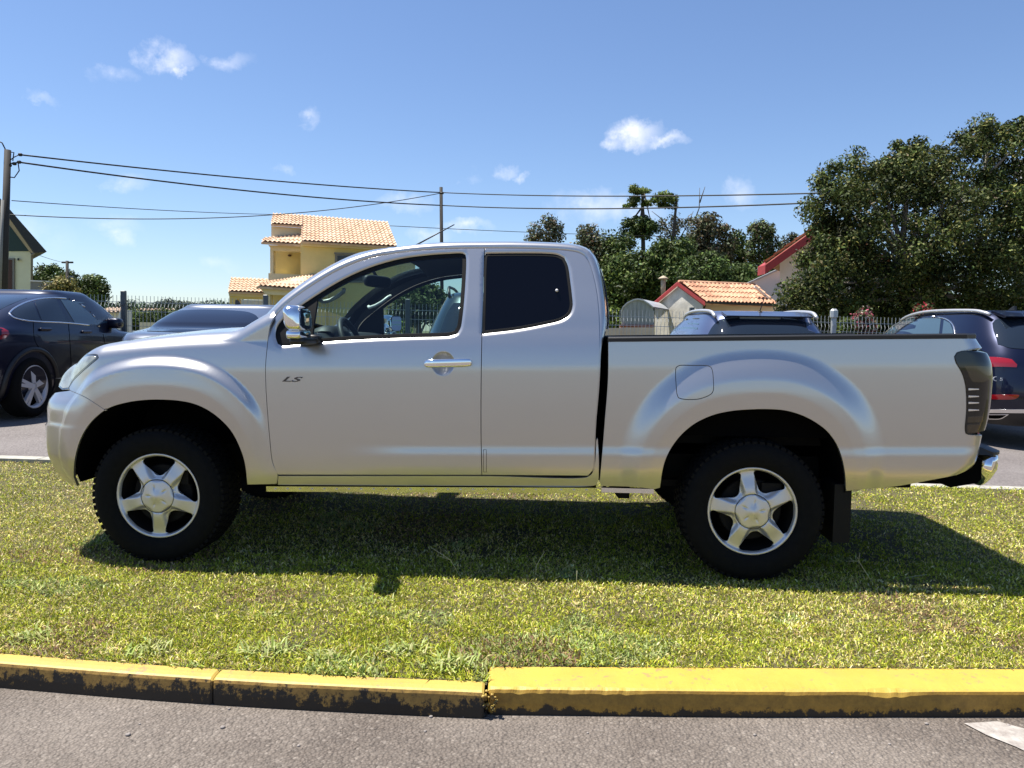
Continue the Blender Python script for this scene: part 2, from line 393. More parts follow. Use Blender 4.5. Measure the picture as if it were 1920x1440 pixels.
wf = pchip([.36, .40, .47, .50, .585, .60, .66, .80, .93, 1.035, 1.055, 1.10, 1.16, 1.21, 1.26, 1.32, 1.5, 1.70, 1.8],
           [.848, .858, .876, .881, .8885, .8895, .8925, .8975, .9005, .9015, .9010, .8965, .8865, .8725, .855, .836, .766, .688, .648])
wb = pchip([.36, .40, .47, .50, .585, .60, .66, .80, .93, 1.035, 1.055, 1.10, 1.16, 1.21, 1.26, 1.35],
           [.848, .858, .876, .881, .8885, .8895, .8925, .8975, .9005, .9015, .9012, .8985, .8940, .8900, .885, .873])
WMAX = .9015
def rake(S_, U_): return U_ - .021 * (S_ - .6)
def ledge(S_, up): return .0075 * sstep(.92, 1.35, S_) * (1 - sstep(.600, .662, up)) * sstep(.40, .56, up)
ARCH_F = [(144.6, 911.6), (138.6, 896), (139, 870), (143.3, 846.5), (151, 823), (164.2, 799.6), (182.4, 780), (205.8, 764.4), (242.3, 754), (276, 750), (304.8, 749.6), (333.4, 751.4), (362, 757), (388, 768.3), (411.6, 785.3), (432.4, 807.4), (448, 836), (458.4, 867.3), (463.6, 909)]
ARCH_R = [(1237.7, 914.8), (1243.8, 876.1), (1252.3, 851.8), (1265.6, 830), (1282.6, 810.5), (1304.5, 793.5), (1336, 778.9), (1370, 771.1), (1406.6, 768), (1443, 767.5), (1474.7, 770.4), (1506.3, 780.1), (1533, 794.7), (1552.5, 810.5), (1569.5, 834.8), (1579.2, 861.5), (1584.5, 890.7), (1586, 921)]
def basecab(S_, U_): S_, U_ = np.broadcast_arrays(S_, U_); return np.stack([S_, -wf(rake(S_, U_)) + 0 * S_, U_], -1)
def flat93(S_, U_): S_, U_ = np.broadcast_arrays(S_, U_); return np.stack([S_, -.935 + 0 * S_, U_], -1)
def arch_su(px): return invert(flat93, smooth_chain(px, 6))
AF, AR = arch_su(ARCH_F), arch_su(ARCH_R)
AFx = np.concatenate([[AF[0] + [0, -.5]], AF, [AF[-1] + [0, -.5]]]); ARx = np.concatenate([[AR[0] + [0, -.5]], AR, [AR[-1] + [0, -.5]]])
def flare(S_, U_, A, c, wt, ws0, ws1, hh, sh0=.70, sh1=1.0):
    """bulge outwards round an arch; wt = width above the arch, ws0/ws1 = width beside it (front, rear)"""
    Q = np.stack([S_, U_], 1); d = segdist(Q, A, False)
    ins = inpoly(Q, A); d = np.where(ins, -d, d)
    a = np.arctan2(U_ - c[1], S_ - c[0]); up = np.clip(np.sin(a), 0, 1) ** 1.2
    ws = np.where(S_ < c[0], ws0, ws1); w = ws + (wt - ws) * up
    t = np.clip(d / w, -.2, 1.3)
    lip = .32
    prof = (1 - .14 * sstep(lip - .05, .75, t)) * (1 - sstep(sh0, sh1, t)) + .09 * (np.clip(t, -.2, lip) / lip - 1)
    fade = 1 - .42 * (1 - up)
    return hh * prof * fade
def mkchain(px, step=3): return smooth_chain(px, step)
# windows in surface parameters
WIN_D = [(520.6, 644), (516.6, 630.4), (519.3, 614.2), (531.5, 598), (580.2, 562.7), (642.5, 524.8), (696.7, 501), (750.9, 486), (805, 478.8), (840, 476.4), (866, 475.8), (871.5, 478), (872.7, 484), (870.8, 538.3), (866, 592.5), (862.4, 614), (856.5, 625), (846, 629), (780, 631.8), (696.7, 635), (620, 639.5), (547.7, 646.5), (530, 648)]
WIN_Q = [(904.9, 624.8), (906.4, 560), (910, 479), (912, 476.2), (965, 475.6), (1022.5, 476.2), (1045, 478.6), (1057, 484.5), (1063.5, 498), (1068.5, 530), (1071.6, 556), (1072.6, 573.6), (1067.5, 588.5), (1055, 598.6), (1022.5, 607.2), (968.3, 617.3)]
WD = invert(basecab, smooth_chain(WIN_D, 4, True)); WQ = invert(basecab, smooth_chain(WIN_Q, 4, True))
HANDLE_C = invert(basecab, [(830.8, 681.4)])[0]
def wdist(S_, U_, W):
    Q = np.stack([S_, U_], 1); d = segdist(Q, W); return np.where(inpoly(Q, W), -d, d)
def Fcab(S_, U_):
    S_, U_ = [np.asarray(a, float) for a in np.broadcast_arrays(S_, U_)]
    up = rake(S_, U_); w = wf(up) + ledge(S_, up)
    for W in (WD, WQ):
        near = (S_ > W[:, 0].min() - .05) & (S_ < W[:, 0].max() + .05) & (U_ > W[:, 1].min() - .05) & (U_ < W[:, 1].max() + .05)
        if near.any():
            d = wdist(S_[near], U_[near], W); w[near] -= .011 * np.clip(1 - d / .020, 0, 1.6) ** 2
    r = np.hypot((S_ - HANDLE_C[0]), (U_ - HANDLE_C[1])); w -= .022 * np.clip(1 - (r / .060) ** 2, 0, 1) ** .8
    return np.stack([S_, -w, U_], -1)
FLF = dict(A=AFx, c=(.02, .50), wt=.235, ws0=.16, ws1=.150, hh=.052)
FLR = dict(A=ARx, c=(3.08, .50), wt=.262, ws0=.19, ws1=.185, hh=.052, sh0=.54, sh1=1.14)
# rear corner plan curve of the bed
def corner(sx, s0, R):
    """arc-length s past s0 turns through 90 degrees with radius R: returns dx, inset"""
    a = np.clip((sx - s0) / R, 0, math.pi / 2); ex = np.clip(sx - s0 - R * math.pi / 2, 0, 9)
    return R * np.sin(a), R * (1 - np.cos(a)) + ex, a
XT = pchip([.50, .56, .60, .64, .71, .784, .858, .948, 1.053, 1.123, 1.176, 1.206, 1.27, 1.35], [-.22, -.15, -.085, -.052, -.036, -.026, -.01, -.002, 0, -.007, -.024, -.044, -.086, -.12])
XE, RB = 4.283, .135
def Fbed(S_, U_):
    S_, U_ = [np.asarray(a, float) for a in np.broadcast_arrays(S_, U_)]
    up = rake(S_, U_); w = wb(up) + ledge(S_, up)
    m = (S_ > 2.4) & (S_ < 3.95)
    if m.any(): w = w.copy(); w[m] += flare(S_[m], U_[m], **FLR)
    s0 = XE - RB; dx, ins, a = corner(S_, s0, RB)
    x = np.where(S_ < s0, S_, s0 + dx) + XT(U_) * sstep(3.75, 4.32, S_)
    return np.stack([x, -(w - ins), U_], -1)
# front clip: plan curve by arc length
PC = np.array([(.9, .0), (-.25, .0), (-.40, .008), (-.52, .030), (-.61, .070), (-.69, .130), (-.745, .205), (-.795, .33), (-.835, .50), (-.86, .70), (-.868, .9015)])
PCs = smooth_chain(PC, .01, False, 60)
PCL = np.concatenate([[0], np.cumsum(np.linalg.norm(np.diff(PCs, axis=0), axis=1))]); PCS = .9 - PCL
S_END = PCS[-1]
PCx = lambda s: np.interp(s, PCS[::-1], PCs[::-1, 0]); PCi = lambda s: np.interp(s, PCS[::-1], PCs[::-1, 1])
def plan(s):
    x = PCx(s); i = PCi(s); e = .02; tx = PCx(s - e) - PCx(s + e); ti = PCi(s - e) - PCi(s + e); l = np.hypot(tx, ti) + 1e-9
    return x, i, ti / l, -tx / l      # position, inward normal (x, inset)
ZT = pchip([-1.56, -1.15, -.95, -.84, -.735, -.6, -.5, -.3, -.1, .05, .2, .35, .42, .48, .54, .60], [1.0, 1.01, 1.015, 1.033, 1.066, 1.114, 1.140, 1.177, 1.205, 1.222, 1.236, 1.247, 1.268, 1.303, 1.338, 1.37])
NZ = pchip([.36, .411, .498, .576, .67, .72, .735, .80, .85, .89, .93, .968, 1.03, 1.1], [.11, .065, .022, .003, 0, 0, .012, .012, .022, .050, .07, .085, .105, .13])
FB, FA, VMX = .085, .12, 1.42
def vmax(s): return ZT(s) - FB + FB * VMX
def Ffront(S_, V_):
    S_, V_ = [np.asarray(a, float) for a in np.broadcast_arrays(S_, V_)]
    vb = ZT(S_) - FB; ph = np.clip((V_ - vb) / FB, 0, 1.5); z = np.where(V_ < vb, V_, vb + FB * np.sin(ph)); fin = FA * (1 - np.cos(ph))
    nose = sstep(-.30, -.62, S_) if False else sstep(.30, .62, -S_)
    ins = (WMAX - wf(np.minimum(rake(S_, z), 1.2))) * (1 - .5 * nose) + fin * (1 + .5 * nose) + NZ(z) * nose
    m = (S_ > -.75) & (S_ < .72)
    fl = np.zeros(S_.shape)
    if m.any(): fl[m] = flare(S_[m], z[m], **FLF) * (1 - sstep(.45, .72, -S_[m])) * (1 - sstep(.47, .62, S_[m])) * (1 - sstep(0, .9, ph[m]))
    x, i, nx, ni = plan(S_); t = ins - fl
    return np.stack([x + nx * t, -(WMAX - i - ni * t), z], -1)
OUT = lambda P: (P - np.array([1.6, 0, .9])) * np.array([.25, 1.6, 1.0])
def OUTs(P): return np.stack([0 * P[:, 0], P[:, 1], 0 * P[:, 2]], 1) 
silver = M['silver']
# --- outlines
GAP_FRONT = [(518.3, 908), (520.4, 890.4), (511, 867.5), (505, 817), (501, 768.6), (498.4, 728), (497.6, 687), (500.3, 655), (505.7, 614), (511, 599.5)]
arch_f = invert(Ffront, smooth_chain(ARCH_F, 4))
gapc = invert(Ffront, smooth_chain(GAP_FRONT, 5, False, 60))
HL = invert(Ffront, smooth_chain([(159, 666), (174.6, 663.7), (183, 665.5), (184.5, 670.7), (174.6, 679.8), (156.4, 695.4), (138, 713.6), (127.7, 730.6)], 4, False, 80))
bump_gap = invert(Ffront, smooth_chain([(130.3, 731.9), (160, 745), (198, 769.6)], 4))
ia = int(np.argmin(np.linalg.norm(arch_f - bump_gap[-1], axis=1)))
ring_s = np.linspace(gapc[-1, 0], HL[0, 0] - .0, 60)
fender_out = np.concatenate([gapc, np.stack([ring_s, vmax(ring_s)], 1), HL[1:-1], bump_gap[:-1], arch_f[ia + 1:]])
panel('front_fender', Ffront, fender_out, silver, truck, OUTs, step=.012, gap=.0018, mirror=True)
s1 = HL[0, 0]; sl = np.linspace(s1, -1.06, 14)
head_out = np.concatenate([HL[::-1], np.stack([sl[1:], vmax(sl[1:]) - .045 * sstep(s1, s1 - .2, sl[1:]) - .0 ], 1) if False else np.stack([sl[1:], vmax(sl[1:]) - .02], 1), [(-1.10, .955), (-1.0, .925)], [(bump_gap[0, 0] - .10, .915)]])
hls = panel('headlight', Ffront, head_out, M['lens_dark'], truck, OUT, step=.014, gap=.0025, off=.000, lip=.03, mirror=True)
panel('lens', Ffront, shrink(head_out, .011), M['lens'], hls[0], OUT, step=.014, off=.0015, lip=.002, mirror=hls[1])
bx = np.linspace(bump_gap[0, 0] - .01, S_END, 30)
bumper_out = np.concatenate([bump_gap[::-1], np.stack([bx, np.interp(-bx, [-bump_gap[0, 0], -bump_gap[0, 0] + .12, 1.6], [bump_gap[0, 1], .905, .80])], 1), np.stack([bx[::-1], .385 + 0 * bx], 1), arch_f[:ia + 1]])
bm1, bm2 = panel('front_bumper', Ffront, bumper_out, silver, truck, OUT, step=.02, gap=.0018, mirror=True)
gs = np.linspace(-1.115, S_END, 12)
panel('grille', Ffront, np.concatenate([np.stack([gs, vmax(gs) - .005], 1), np.stack([gs[::-1], np.interp(-gs[::-1], [1.1, 1.6], [.90, .82])], 1)]), M['trim_chrome'], truck, OUT, step=.03, gap=.002, mirror=True)
for sy in (-1, 1):
    c = Ffront(np.array([-.90]), np.array([.66]))[0]; V, F = lathe([(0, -.03), (.05, -.028), (.065, -.01), (.07, .01)], 24)
    V = [(c[0] + .018 + y * .7 - x * .4, sy * (abs(c[1]) - y * .5 - x * .6), c[2] + z * .8) for x, y, z in V]
    mb = MB(); mb.add(V, F, True); mb.build('fog_lamp', M['lens'], truck)
Fgb = lambda s_, u_: Ffront(s_, u_) + np.array([.035, .02, 0])
panel('light_leak_panel', Fgb, np.array([(-.66, .60), (-.66, .99), (S_END, .99), (S_END, .60)]), M['gap'], truck, OUT, step=.05, lip=0, mirror=True)  # unseen dark panel added to stop sun leaking through the nose
# hood
hs = np.concatenate([np.linspace(.44, -.6, 40), np.linspace(-.63, S_END + .005, 24)]); RL = Ffront(hs, vmax(hs)); tt = np.linspace(-1, 1, 41); V = []
for k, p in enumerate(RL):
    for t in tt:
        bul = .004 * math.exp(-((abs(t) - .55) / .12) ** 2) * sm(-.85, -.4, p[0])
        V.append((p[0] - 0.02 * (1 - t * t) * sm(-.2, .4, p[0]), t * -p[1] * -1 if False else t * abs(p[1]), p[2] + (.028 * sm(-.9, -.5, p[0]) + .006) * (1 - abs(t) ** 2.4) + bul))
nr = len(hs); nt = len(tt)
mesh_np('hood', V, [(i * nt + j, i * nt + j + 1, (i + 1) * nt + j + 1, (i + 1) * nt + j) for i in range(nr - 1) for j in range(nt - 1)], silver, truck, True)
# cowl under the windshield
mb = MB(); mb.box((.50, 0, 1.245), (.26, 1.40, .02)); mb.build('cowl', M['blackplastic'], truck)

# --- cab ring, roof, pillars, windshield
RING = [(500, 606), (512, 593), (534, 571), (588, 531.6), (642.5, 501), (696.7, 481.5), (751, 472), (805, 466.6), (859, 464.4), (909, 463.8), (965, 463.8), (1022.5, 465.4), (1065, 468), (1086, 471.5), (1098, 477.5), (1105.5, 488), (1112, 506), (1119, 534), (1124, 571), (1126.8, 630), (1124, 720), (1117.5, 800), (1115, 885)]
ring = invert(basecab, smooth_chain(RING, 6)); RP = basecab(ring[:, 0], ring[:, 1])
tg = np.gradient(RP[:, [0, 2]], axis=0); tg /= np.linalg.norm(tg, axis=1)[:, None]; nrm2 = np.stack([-tg[:, 1], tg[:, 0]], 1)
hmag = np.interp(RP[:, 0], [.55, 1.0, 1.2, 2.1, 2.3], [.12, .09, .050, .050, .05])
def cab_loft(name, i0, i1, t0, t1, m, off=0.0, n=40, parent=truck, lipin=0):
    ts = np.linspace(t0, t1, n); V = []
    e = lambda t: 1 - abs(t) ** (3.2)
    ext = ([-1] if t0 <= -.999 else []) + [0] * n + ([1] if t1 >= .999 else []); ts = ([t0] if t0 <= -.999 else []) + list(ts) + ([t1] if t1 >= .999 else []); n = len(ts)
    for i in range(i0, i1 + 1):
        for t, ex_ in zip(ts, ext):
            if ex_:
                V.append((RP[i, 0] - nrm2[i, 0] * .02, t * (abs(RP[i, 1]) - .025), RP[i, 2] - nrm2[i, 1] * .02)); continue
            edge = .022 * (1 - max(0.0, 1 - (1 - abs(t)) / .035) ** 2) ** .5 if abs(t) < 1 else 0
            kz = 1 if RP[i, 0] < 2.0 else float(sstep(1.12, 1.34, RP[i, 2])); h = (hmag[i] * e(t) + edge) * kz - off
            V.append((RP[i, 0] + nrm2[i, 0] * h, t * abs(RP[i, 1]), RP[i, 2] + nrm2[i, 1] * h))
    k = i1 - i0 + 1
    return mesh_np(name, V, [(a * n + j, a * n + j + 1, (a + 1) * n + j + 1, (a + 1) * n + j) for a in range(k - 1) for j in range(n - 1)], m, parent, True)
pxs = smooth_chain(RING, 6)[:, 0]
iw = int(np.argmin(np.abs(pxs - 722))); ir = int(np.argmin(np.abs(pxs - 1100)))
NR = len(RP) - 1
for sgn in (-1, 1):
    a, b = (-1, -.885) if sgn < 0 else (.885, 1)
    cab_loft('windshield_pillar', 0, iw, a, b, silver, n=18)
cab_loft('windshield', 2, iw, -.885, .885, M['glass'], .004, 30)
roof = cab_loft('roof', iw, ir, -1, 1, silver, n=70)
cab_loft('cab_rear_wall', ir, NR, -1, 1, silver, n=70)
ibk = [i for i in range(ir, NR) if 1.28 < RP[i, 2] < 1.62]
cab_loft('rear_window', ibk[0], ibk[-1], -.78, .78, M['privacy'], -.006, 20)
cab_loft('headliner', iw, ir, -.95, .95, M['headliner'], .055, 30)
for sgn in (-1, 1):
    a, b = (-.985, -.87) if sgn < 0 else (.87, .985)
    cab_loft('pillar_trim', 0, iw, a, b, M['interior'], .045, 8)

# --- doors
DOOR_TOP = [(513, 597.5), (534, 572.5), (588, 533.4), (642.5, 502.8), (696.7, 483.3), (751, 473.6), (805, 468.2), (859, 466), (908.6, 465.2)]
DOOR_REAR = [(908.6, 465.2), (907.4, 540), (903.6, 630), (902, 730), (902, 820), (903.5, 891)]
DOOR_FRONT = [(520.4, 890.6), (511, 867.5), (505, 817), (501, 768.6), (498.4, 728), (497.6, 687), (500.3, 655), (505.7, 614), (513, 597.5)]
ch = lambda px, st=4, c=60: smooth_chain(px, st, False, c)
door_px = np.concatenate([ch(DOOR_TOP)[:-1], ch(DOOR_REAR)[:-1], ch([(903.5, 891), (520.4, 890.6)], 12)[:-1], ch(DOOR_FRONT)[:-1]])
door_su = invert(Fcab, door_px)
QUART = np.concatenate([ch([(908.6, 465.2), (965, 465.4), (1022.5, 467), (1065, 469.8), (1084, 473.2), (1095.5, 479), (1103, 489), (1110, 507), (1117, 535), (1122, 571), (1124.6, 630), (1122, 720), (1116, 800), (1114, 860), (1111, 882), (1103, 892.5)])[:-1],
                        ch([(1103, 892.5), (903.5, 891)], 12)[:-1], ch(DOOR_REAR[::-1])[:-1]])
quart_su = invert(Fcab, QUART)
ringpts = lambda W: np.concatenate([shrink(W, -d_) for d_ in (.005, .010, .015, .020, .026)])
bowl = np.array([(HANDLE_C[0] + r * math.cos(a), HANDLE_C[1] + r * math.sin(a)) for r in (.001, .012, .024, .035, .044, .050, .054, .0575, .060, .062, .066) for a in np.linspace(0, 2 * math.pi, 40, False)])
d1, d2 = panel('front_door', Fcab, door_su, silver, truck, OUTs, holes=[WD], step=.017, gap=.0027, lip=.03, mirror=True, extra=np.concatenate([bowl, [q_ for q_ in ringpts(WD) if inpoly([q_], shrink(door_su, .006))[0]]]))
q1, q2 = panel('rear_access_door', Fcab, quart_su, silver, truck, OUTs, holes=[WQ], step=.017, gap=.0027, lip=.03, mirror=True, extra=np.array([q_ for q_ in ringpts(WQ) if inpoly([q_], shrink(quart_su, .006))[0]]))
d2['label'] = 'far side front door seen through the cab'
# window frame and glass; the two mirror triangle pieces are black
def inner(W, d): return shrink(W, d)
for dd, mir in ((d1, 1), (d2, -1)):
    def Fm(s_, u_, mir=mir):
        P = basecab(s_, u_); P = P + np.array([0, .016, 0]); return P * np.array([1, mir, 1])
    GL = inner(WD, .017); xs = GL[:, 0]
    xcut = invert(basecab, [(587, 600)])[0, 0]
    GLc = np.array([(max(a, xcut + (b - 1.25) * .04), b) for a, b in GL])
    panel('window_frame', Fm, WD, M['rubber'], dd, OUTs, holes=[GLc], step=.02, lip=.02, off=.003)
    panel('window_glass', Fm, GLc, M['glass'], dd, OUTs, step=.04, lip=0, off=0)
for dd, mir in ((q1, 1), (q2, -1)):
    def Fm(s_, u_, mir=mir):
        P = basecab(s_, u_); P = P + np.array([0, .009, 0]); return P * np.array([1, mir, 1])
    panel('window_frame', Fm, WQ, M['rubber'], dd, OUTs, holes=[inner(WQ, .011)], step=.02, lip=.02, off=.002)
    panel('window_glass', Fm, inner(WQ, .011), M['privacy'], dd, OUTs, step=.03, lip=0)
kp = loc(1044, 545, -.76); mb = MB(); V, F = lathe([(0, -.014), (.006, -.013), (.008, -.006), (.008, .01)], 16)
yk = -wf(rake(kp[0], kp[1])) ; mb.add([(kp[0] + x, float(yk) + .006 + y, kp[1] + z) for x, y, z in V], F, True); mb.build('window_bolt', M['white'], q1)
# door inner trim so the cab reads as closed
def Ftrim(s_, u_): P = basecab(s_, u_); return P + np.array([0, .05, 0])
lowd = np.array([(a, min(b, 1.19 + .021 * (a - .6))) for a, b in shrink(door_su, .02)])
lowq = np.array([(a, b) for a, b in shrink(quart_su, .02)])
panel('door_trim', Ftrim, shrink(door_su, .012), M['interior'], truck, lambda P: -OUTs(P), holes=[WD], step=.05, lip=0, mirror=True)
panel('door_trim', Ftrim, lowq, M['interior'], truck, lambda P: -OUTs(P), step=.05, lip=0, mirror=True)
# door handles
def handle(sy, par):
    a = Fcab(*[np.array([v]) for v in invert(basecab, [(797, 681.5)])[0]])[0]; b = Fcab(*[np.array([v]) for v in invert(basecab, [(885, 679)])[0]])[0]
    mb = MB(); n = 24; prof = []
    for i in range(n + 1):
        t = i / n; e = 1 - abs(2 * t - 1) ** 7; prof.append((a[0] + (b[0] - a[0]) * t, sy * (abs(a[1]) + .012 + .016 * min(1, 6 * t * (1 - t)) ** .5), a[2] + (b[2] - a[2]) * t, .010 + .0085 * max(0, e) ** .4))
    V = []; F = []; m_ = 14
    for (x, y, z, r) in prof:
        for k in range(m_):
            q = 2 * math.pi * k / m_; c_, s_ = math.cos(q), math.sin(q)
            V.append((x, y + .009 * math.copysign(abs(c_) ** .6, c_), z + r * 1.12 * math.copysign(abs(s_) ** .6, s_)))
    for i in range(n):
        for k in range(m_): F.append((i * m_ + k, i * m_ + (k + 1) % m_, (i + 1) * m_ + (k + 1) % m_, (i + 1) * m_ + k))
    F += [tuple(range(m_)), tuple(range(n * m_, n * m_ + m_))]
    mb.add(V, F, True)
    for xx in (a[0] + .012, b[0] - .03): mb.box((xx, sy * (abs(a[1]) + .0), a[2] + .0), (.018, .04, .02))
    h = mb.build('door_handle', M['chrome'], par)
    V, F = lathe([(0, -.012), (.0055, -.012), (.0065, 0)], 14); mk = MB(); mk.add([(b[0] - .012 + x, sy * (abs(b[1]) + .024) + y * (-sy) * -1 * 1, b[2] + z) for x, y, z in V], F, True); mk.build('key_lock', M['badge'], h)
handle(-1, d1); handle(1, d2)
# sill, step strip
SILL = np.concatenate([ch([(521, 892.8), (903, 893), (1102, 894.8), (1109, 890), (1114.5, 878), (1117.5, 850), (1118.5, 825), (1120.5, 822), (1122.5, 860), (1122.5, 880), (1121, 903), (1117, 909), (1105, 911.5), (903, 911), (521, 909)], 8, 70)])
def Fsill(s_, u_): P = Fcab(s_, u_); return P + np.array([0, .010, 0])
panel('sill', Fsill, invert(Fsill, SILL), silver, truck, OUTs, step=.02, gap=0, lip=.03, mirror=True)
for sy in (-1, 1):
    a = loc(500, 917, -.86); b = loc(1118, 920, -.86); mb = MB(); L_ = b[0] - a[0]
    mb.add([(a[0], sy * .862, a[1] - .013), (b[0], sy * .862, b[1] - .013), (b[0], sy * .868, b[1] + .016), (a[0], sy * .868, a[1] + .016), (a[0], sy * .80, a[1] - .016), (b[0], sy * .80, b[1] - .016), (b[0], sy * .80, b[1] + .02), (a[0], sy * .80, a[1] + .02)],
           [(0, 1, 2, 3), (0, 4, 5, 1), (3, 2, 6, 7), (0, 3, 7, 4), (1, 5, 6, 2)])
    for k in range(26): mb.box((a[0] + .05 + k * (L_ - .1) / 25, sy * .868, a[1] + (b[1] - a[1]) * (k / 25) + .004), (.010, .004, .004))
    mb.build('step_strip', M['trim_chrome'], truck)
# badge
def text_mesh(name, s, size, m, parent, loc_, rot, shear=0.0, ext=.002, sx=1.0):
    cu = bpy.data.curves.new(name, 'FONT'); cu.body = s; cu.size = size; cu.shear = shear; cu.extrude = ext; cu.align_x = 'CENTER'; cu.align_y = 'CENTER'; cu.offset = .0006
    t = bpy.data.objects.new(name, cu); COL.objects.link(t); bpy.context.view_layer.update()
    me = bpy.data.meshes.new_from_object(t.evaluated_get(bpy.context.evaluated_depsgraph_get())); bpy.data.objects.remove(t)
    me.materials.clear(); me.materials.append(m); o = bpy.data.objects.new(name, me); link(o, parent); o.location = [float(c) for c in loc_]; o.rotation_euler = rot; o.scale = (sx, 1, 1); return o
st = invert(Fcab, smooth_chain([(906.5, 843), (912, 843), (912, 885), (906.5, 885)], 6, True, 30)); Pst = Fcab(st[:, 0], st[:, 1]) + np.array([0, -.0008, 0]); mb = MB(); mb.tube([tuple(q_) for q_ in Pst] + [tuple(Pst[0])], .0011, 5, False); mb.build('hinge_cover_outline', M['gap'], q1)
bs = invert(basecab, [(544, 711.5)])[0]; bp_ = Fcab(np.array([bs[0]]), np.array([bs[1]]))[0]
text_mesh('model_badge', 'LS', .036, M['badge'], d1, (bp_[0], bp_[1] - .003, bp_[2]), (math.radians(90), 0, 0), .4, .002, 2.7)
# mirrors
def side_mirror(sy):
    c = loc(558, 597, -1.05); mb = MB(); n = 28; V = []; F = []
    ys = [(-.925, .55), (-.94, .80), (-.97, .95), (-1.02, 1.0), (-1.08, 1.0), (-1.12, .96), (-1.145, .84), (-1.155, .6), (-1.158, .2)]
    for y, sc in ys:
        for k in range(n):
            a = 2 * math.pi * k / n; ca, sa = math.cos(a), math.sin(a)
            V.append((c[0] + .046 * sc * math.copysign(abs(ca) ** .55, ca) - .02 * (sa * .5) - .0 , sy * -y * 1.0, c[1] + (.064 * sc * math.copysign(abs(sa) ** .6, sa))))
    for i in range(len(ys) - 1):
        for k in range(n): F.append((i * n + k, i * n + (k + 1) % n, (i + 1) * n + (k + 1) % n, (i + 1) * n + k))
    F += [tuple(range(n)), tuple(range((len(ys) - 1) * n, len(ys) * n))]
    mb.add(V, F, True); h = mb.build('side_mirror', M['chrome'], truck)
    # lower chrome cap and black foot
    mb = MB(); mb.rbox((c[0] + .004, sy * 1.045, c[1] - .080), (.080, .20, .046), 0, .45); mb.build('mirror_cap', M['chrome'], h)
    mb = MB(); mb.rbox((c[0] + .012, sy * .985, c[1] - .112), (.09, .27, .036), 0, .5); mb.rbox((c[0] + .005, sy * .89, c[1] - .104), (.12, .08, .05), 0, .5); mb.build('mirror_foot', M['blackplastic'], h)
    # glass facing backwards and inwards
    V = []; n = 32
    for k in range(n):
        a = 2 * math.pi * k / n; ca, sa = math.cos(a), math.sin(a)
        yy = .088 * math.copysign(abs(ca) ** .5, ca); zz = .056 * math.copysign(abs(sa) ** .5, sa)
        V.append((c[0] + (.042 + (yy - .088) * .32 if sy < 0 else .062 + yy * .22), sy * (1.045 + yy), c[1] + zz))
    mb = MB(); mb.add(V, [tuple(range(n))]); mb.build('mirror_glass', M['mirror'], h)
    mb = MB(); mb.add([(x - .004, y * 1 + sy * .004 * math.copysign(1, y * sy - 1.045), z + .004 * math.copysign(1, z - c[1])) for x, y, z in V] + [(x - .008, y, z) for x, y, z in V], [tuple(range(n))] + [(k, (k + 1) % n, n + (k + 1) % n, n + k) for k in range(n)]); mb.build('mirror_rim', M['blackplastic'], h)
side_mirror(-1); side_mirror(1)
# --- bed
arch_r = invert(Fbed, smooth_chain(ARCH_R, 4))
TLr = [(1844.5, 657.1), (1804.7, 658.0), (1794.4, 661), (1789.6, 668.5), (1791.8, 678.2), (1803.4, 698.8), (1808, 712), (1811, 727), (1812.4, 765.6), (1809.6, 806), (1811, 812.5), (1816.2, 815), (1840, 814)]
TL = invert(Fbed, smooth_chain(TLr[1:-1], 4)); s_tl = 4.36
TL_full = np.concatenate([[(s_tl, TL[0, 1] + .002)], TL, [(s_tl, TL[-1, 1])]])
BED_FRONT = [(1124, 906), (1129, 850), (1134, 787.5), (1139, 725), (1140.4, 690), (1140.6, 639.8)]
bf = invert(Fbed, ch(BED_FRONT)); btop = invert(Fbed, ch([(1140.6, 639.8), (1400, 637.4), (1600, 635.3), (1828, 633.4)], 16)); 
s_c = 4.40
zt0 = btop[-1, 1]
BOT = invert(Fbed, ch([(1586, 921), (1681.3, 912), (1745.6, 900.5), (1791.8, 891.5)], 6)); zb_ = BOT[-1, 1]
bott = np.array([(4.28, zb_ + .028), (4.36, zb_ + .05), (4.44, zb_ + .06)])
rear_edge = np.array([(4.44, TL_full[-1, 1] - .004), (s_tl, TL_full[-1, 1] - .004)])
bed_out = np.concatenate([bf[:-1], btop, [(4.30, zt0 + .002), (4.44, zt0 + .002), (4.44, TL_full[0, 1] + .004), (s_tl, TL_full[0, 1] + .004)], TL_full[1:-1] * 1.0 + 0, rear_edge[::-1], bott[::-1], BOT[::-1][:-1], arch_r[::-1], invert(Fbed, ch([(1228, 917.5), (1188, 913.3), (1130, 911.5)], 12, 99))])
FUEL = [(1266.7, 695), (1267.5, 689), (1273, 685.4), (1300, 685), (1326, 685.4), (1333, 688), (1335.8, 694), (1338, 714.6), (1337.4, 733), (1333.3, 739), (1310.4, 748.3), (1280, 748.5), (1272, 746), (1269.5, 740), (1267.2, 716.7)]
fuel = invert(Fbed, smooth_chain(FUEL, 3, True))
bs1, bs2 = panel('bed_side', Fbed, bed_out, silver, truck, OUT, holes=[fuel], step=.0115, gap=.0018, lip=.02, mirror=False), None
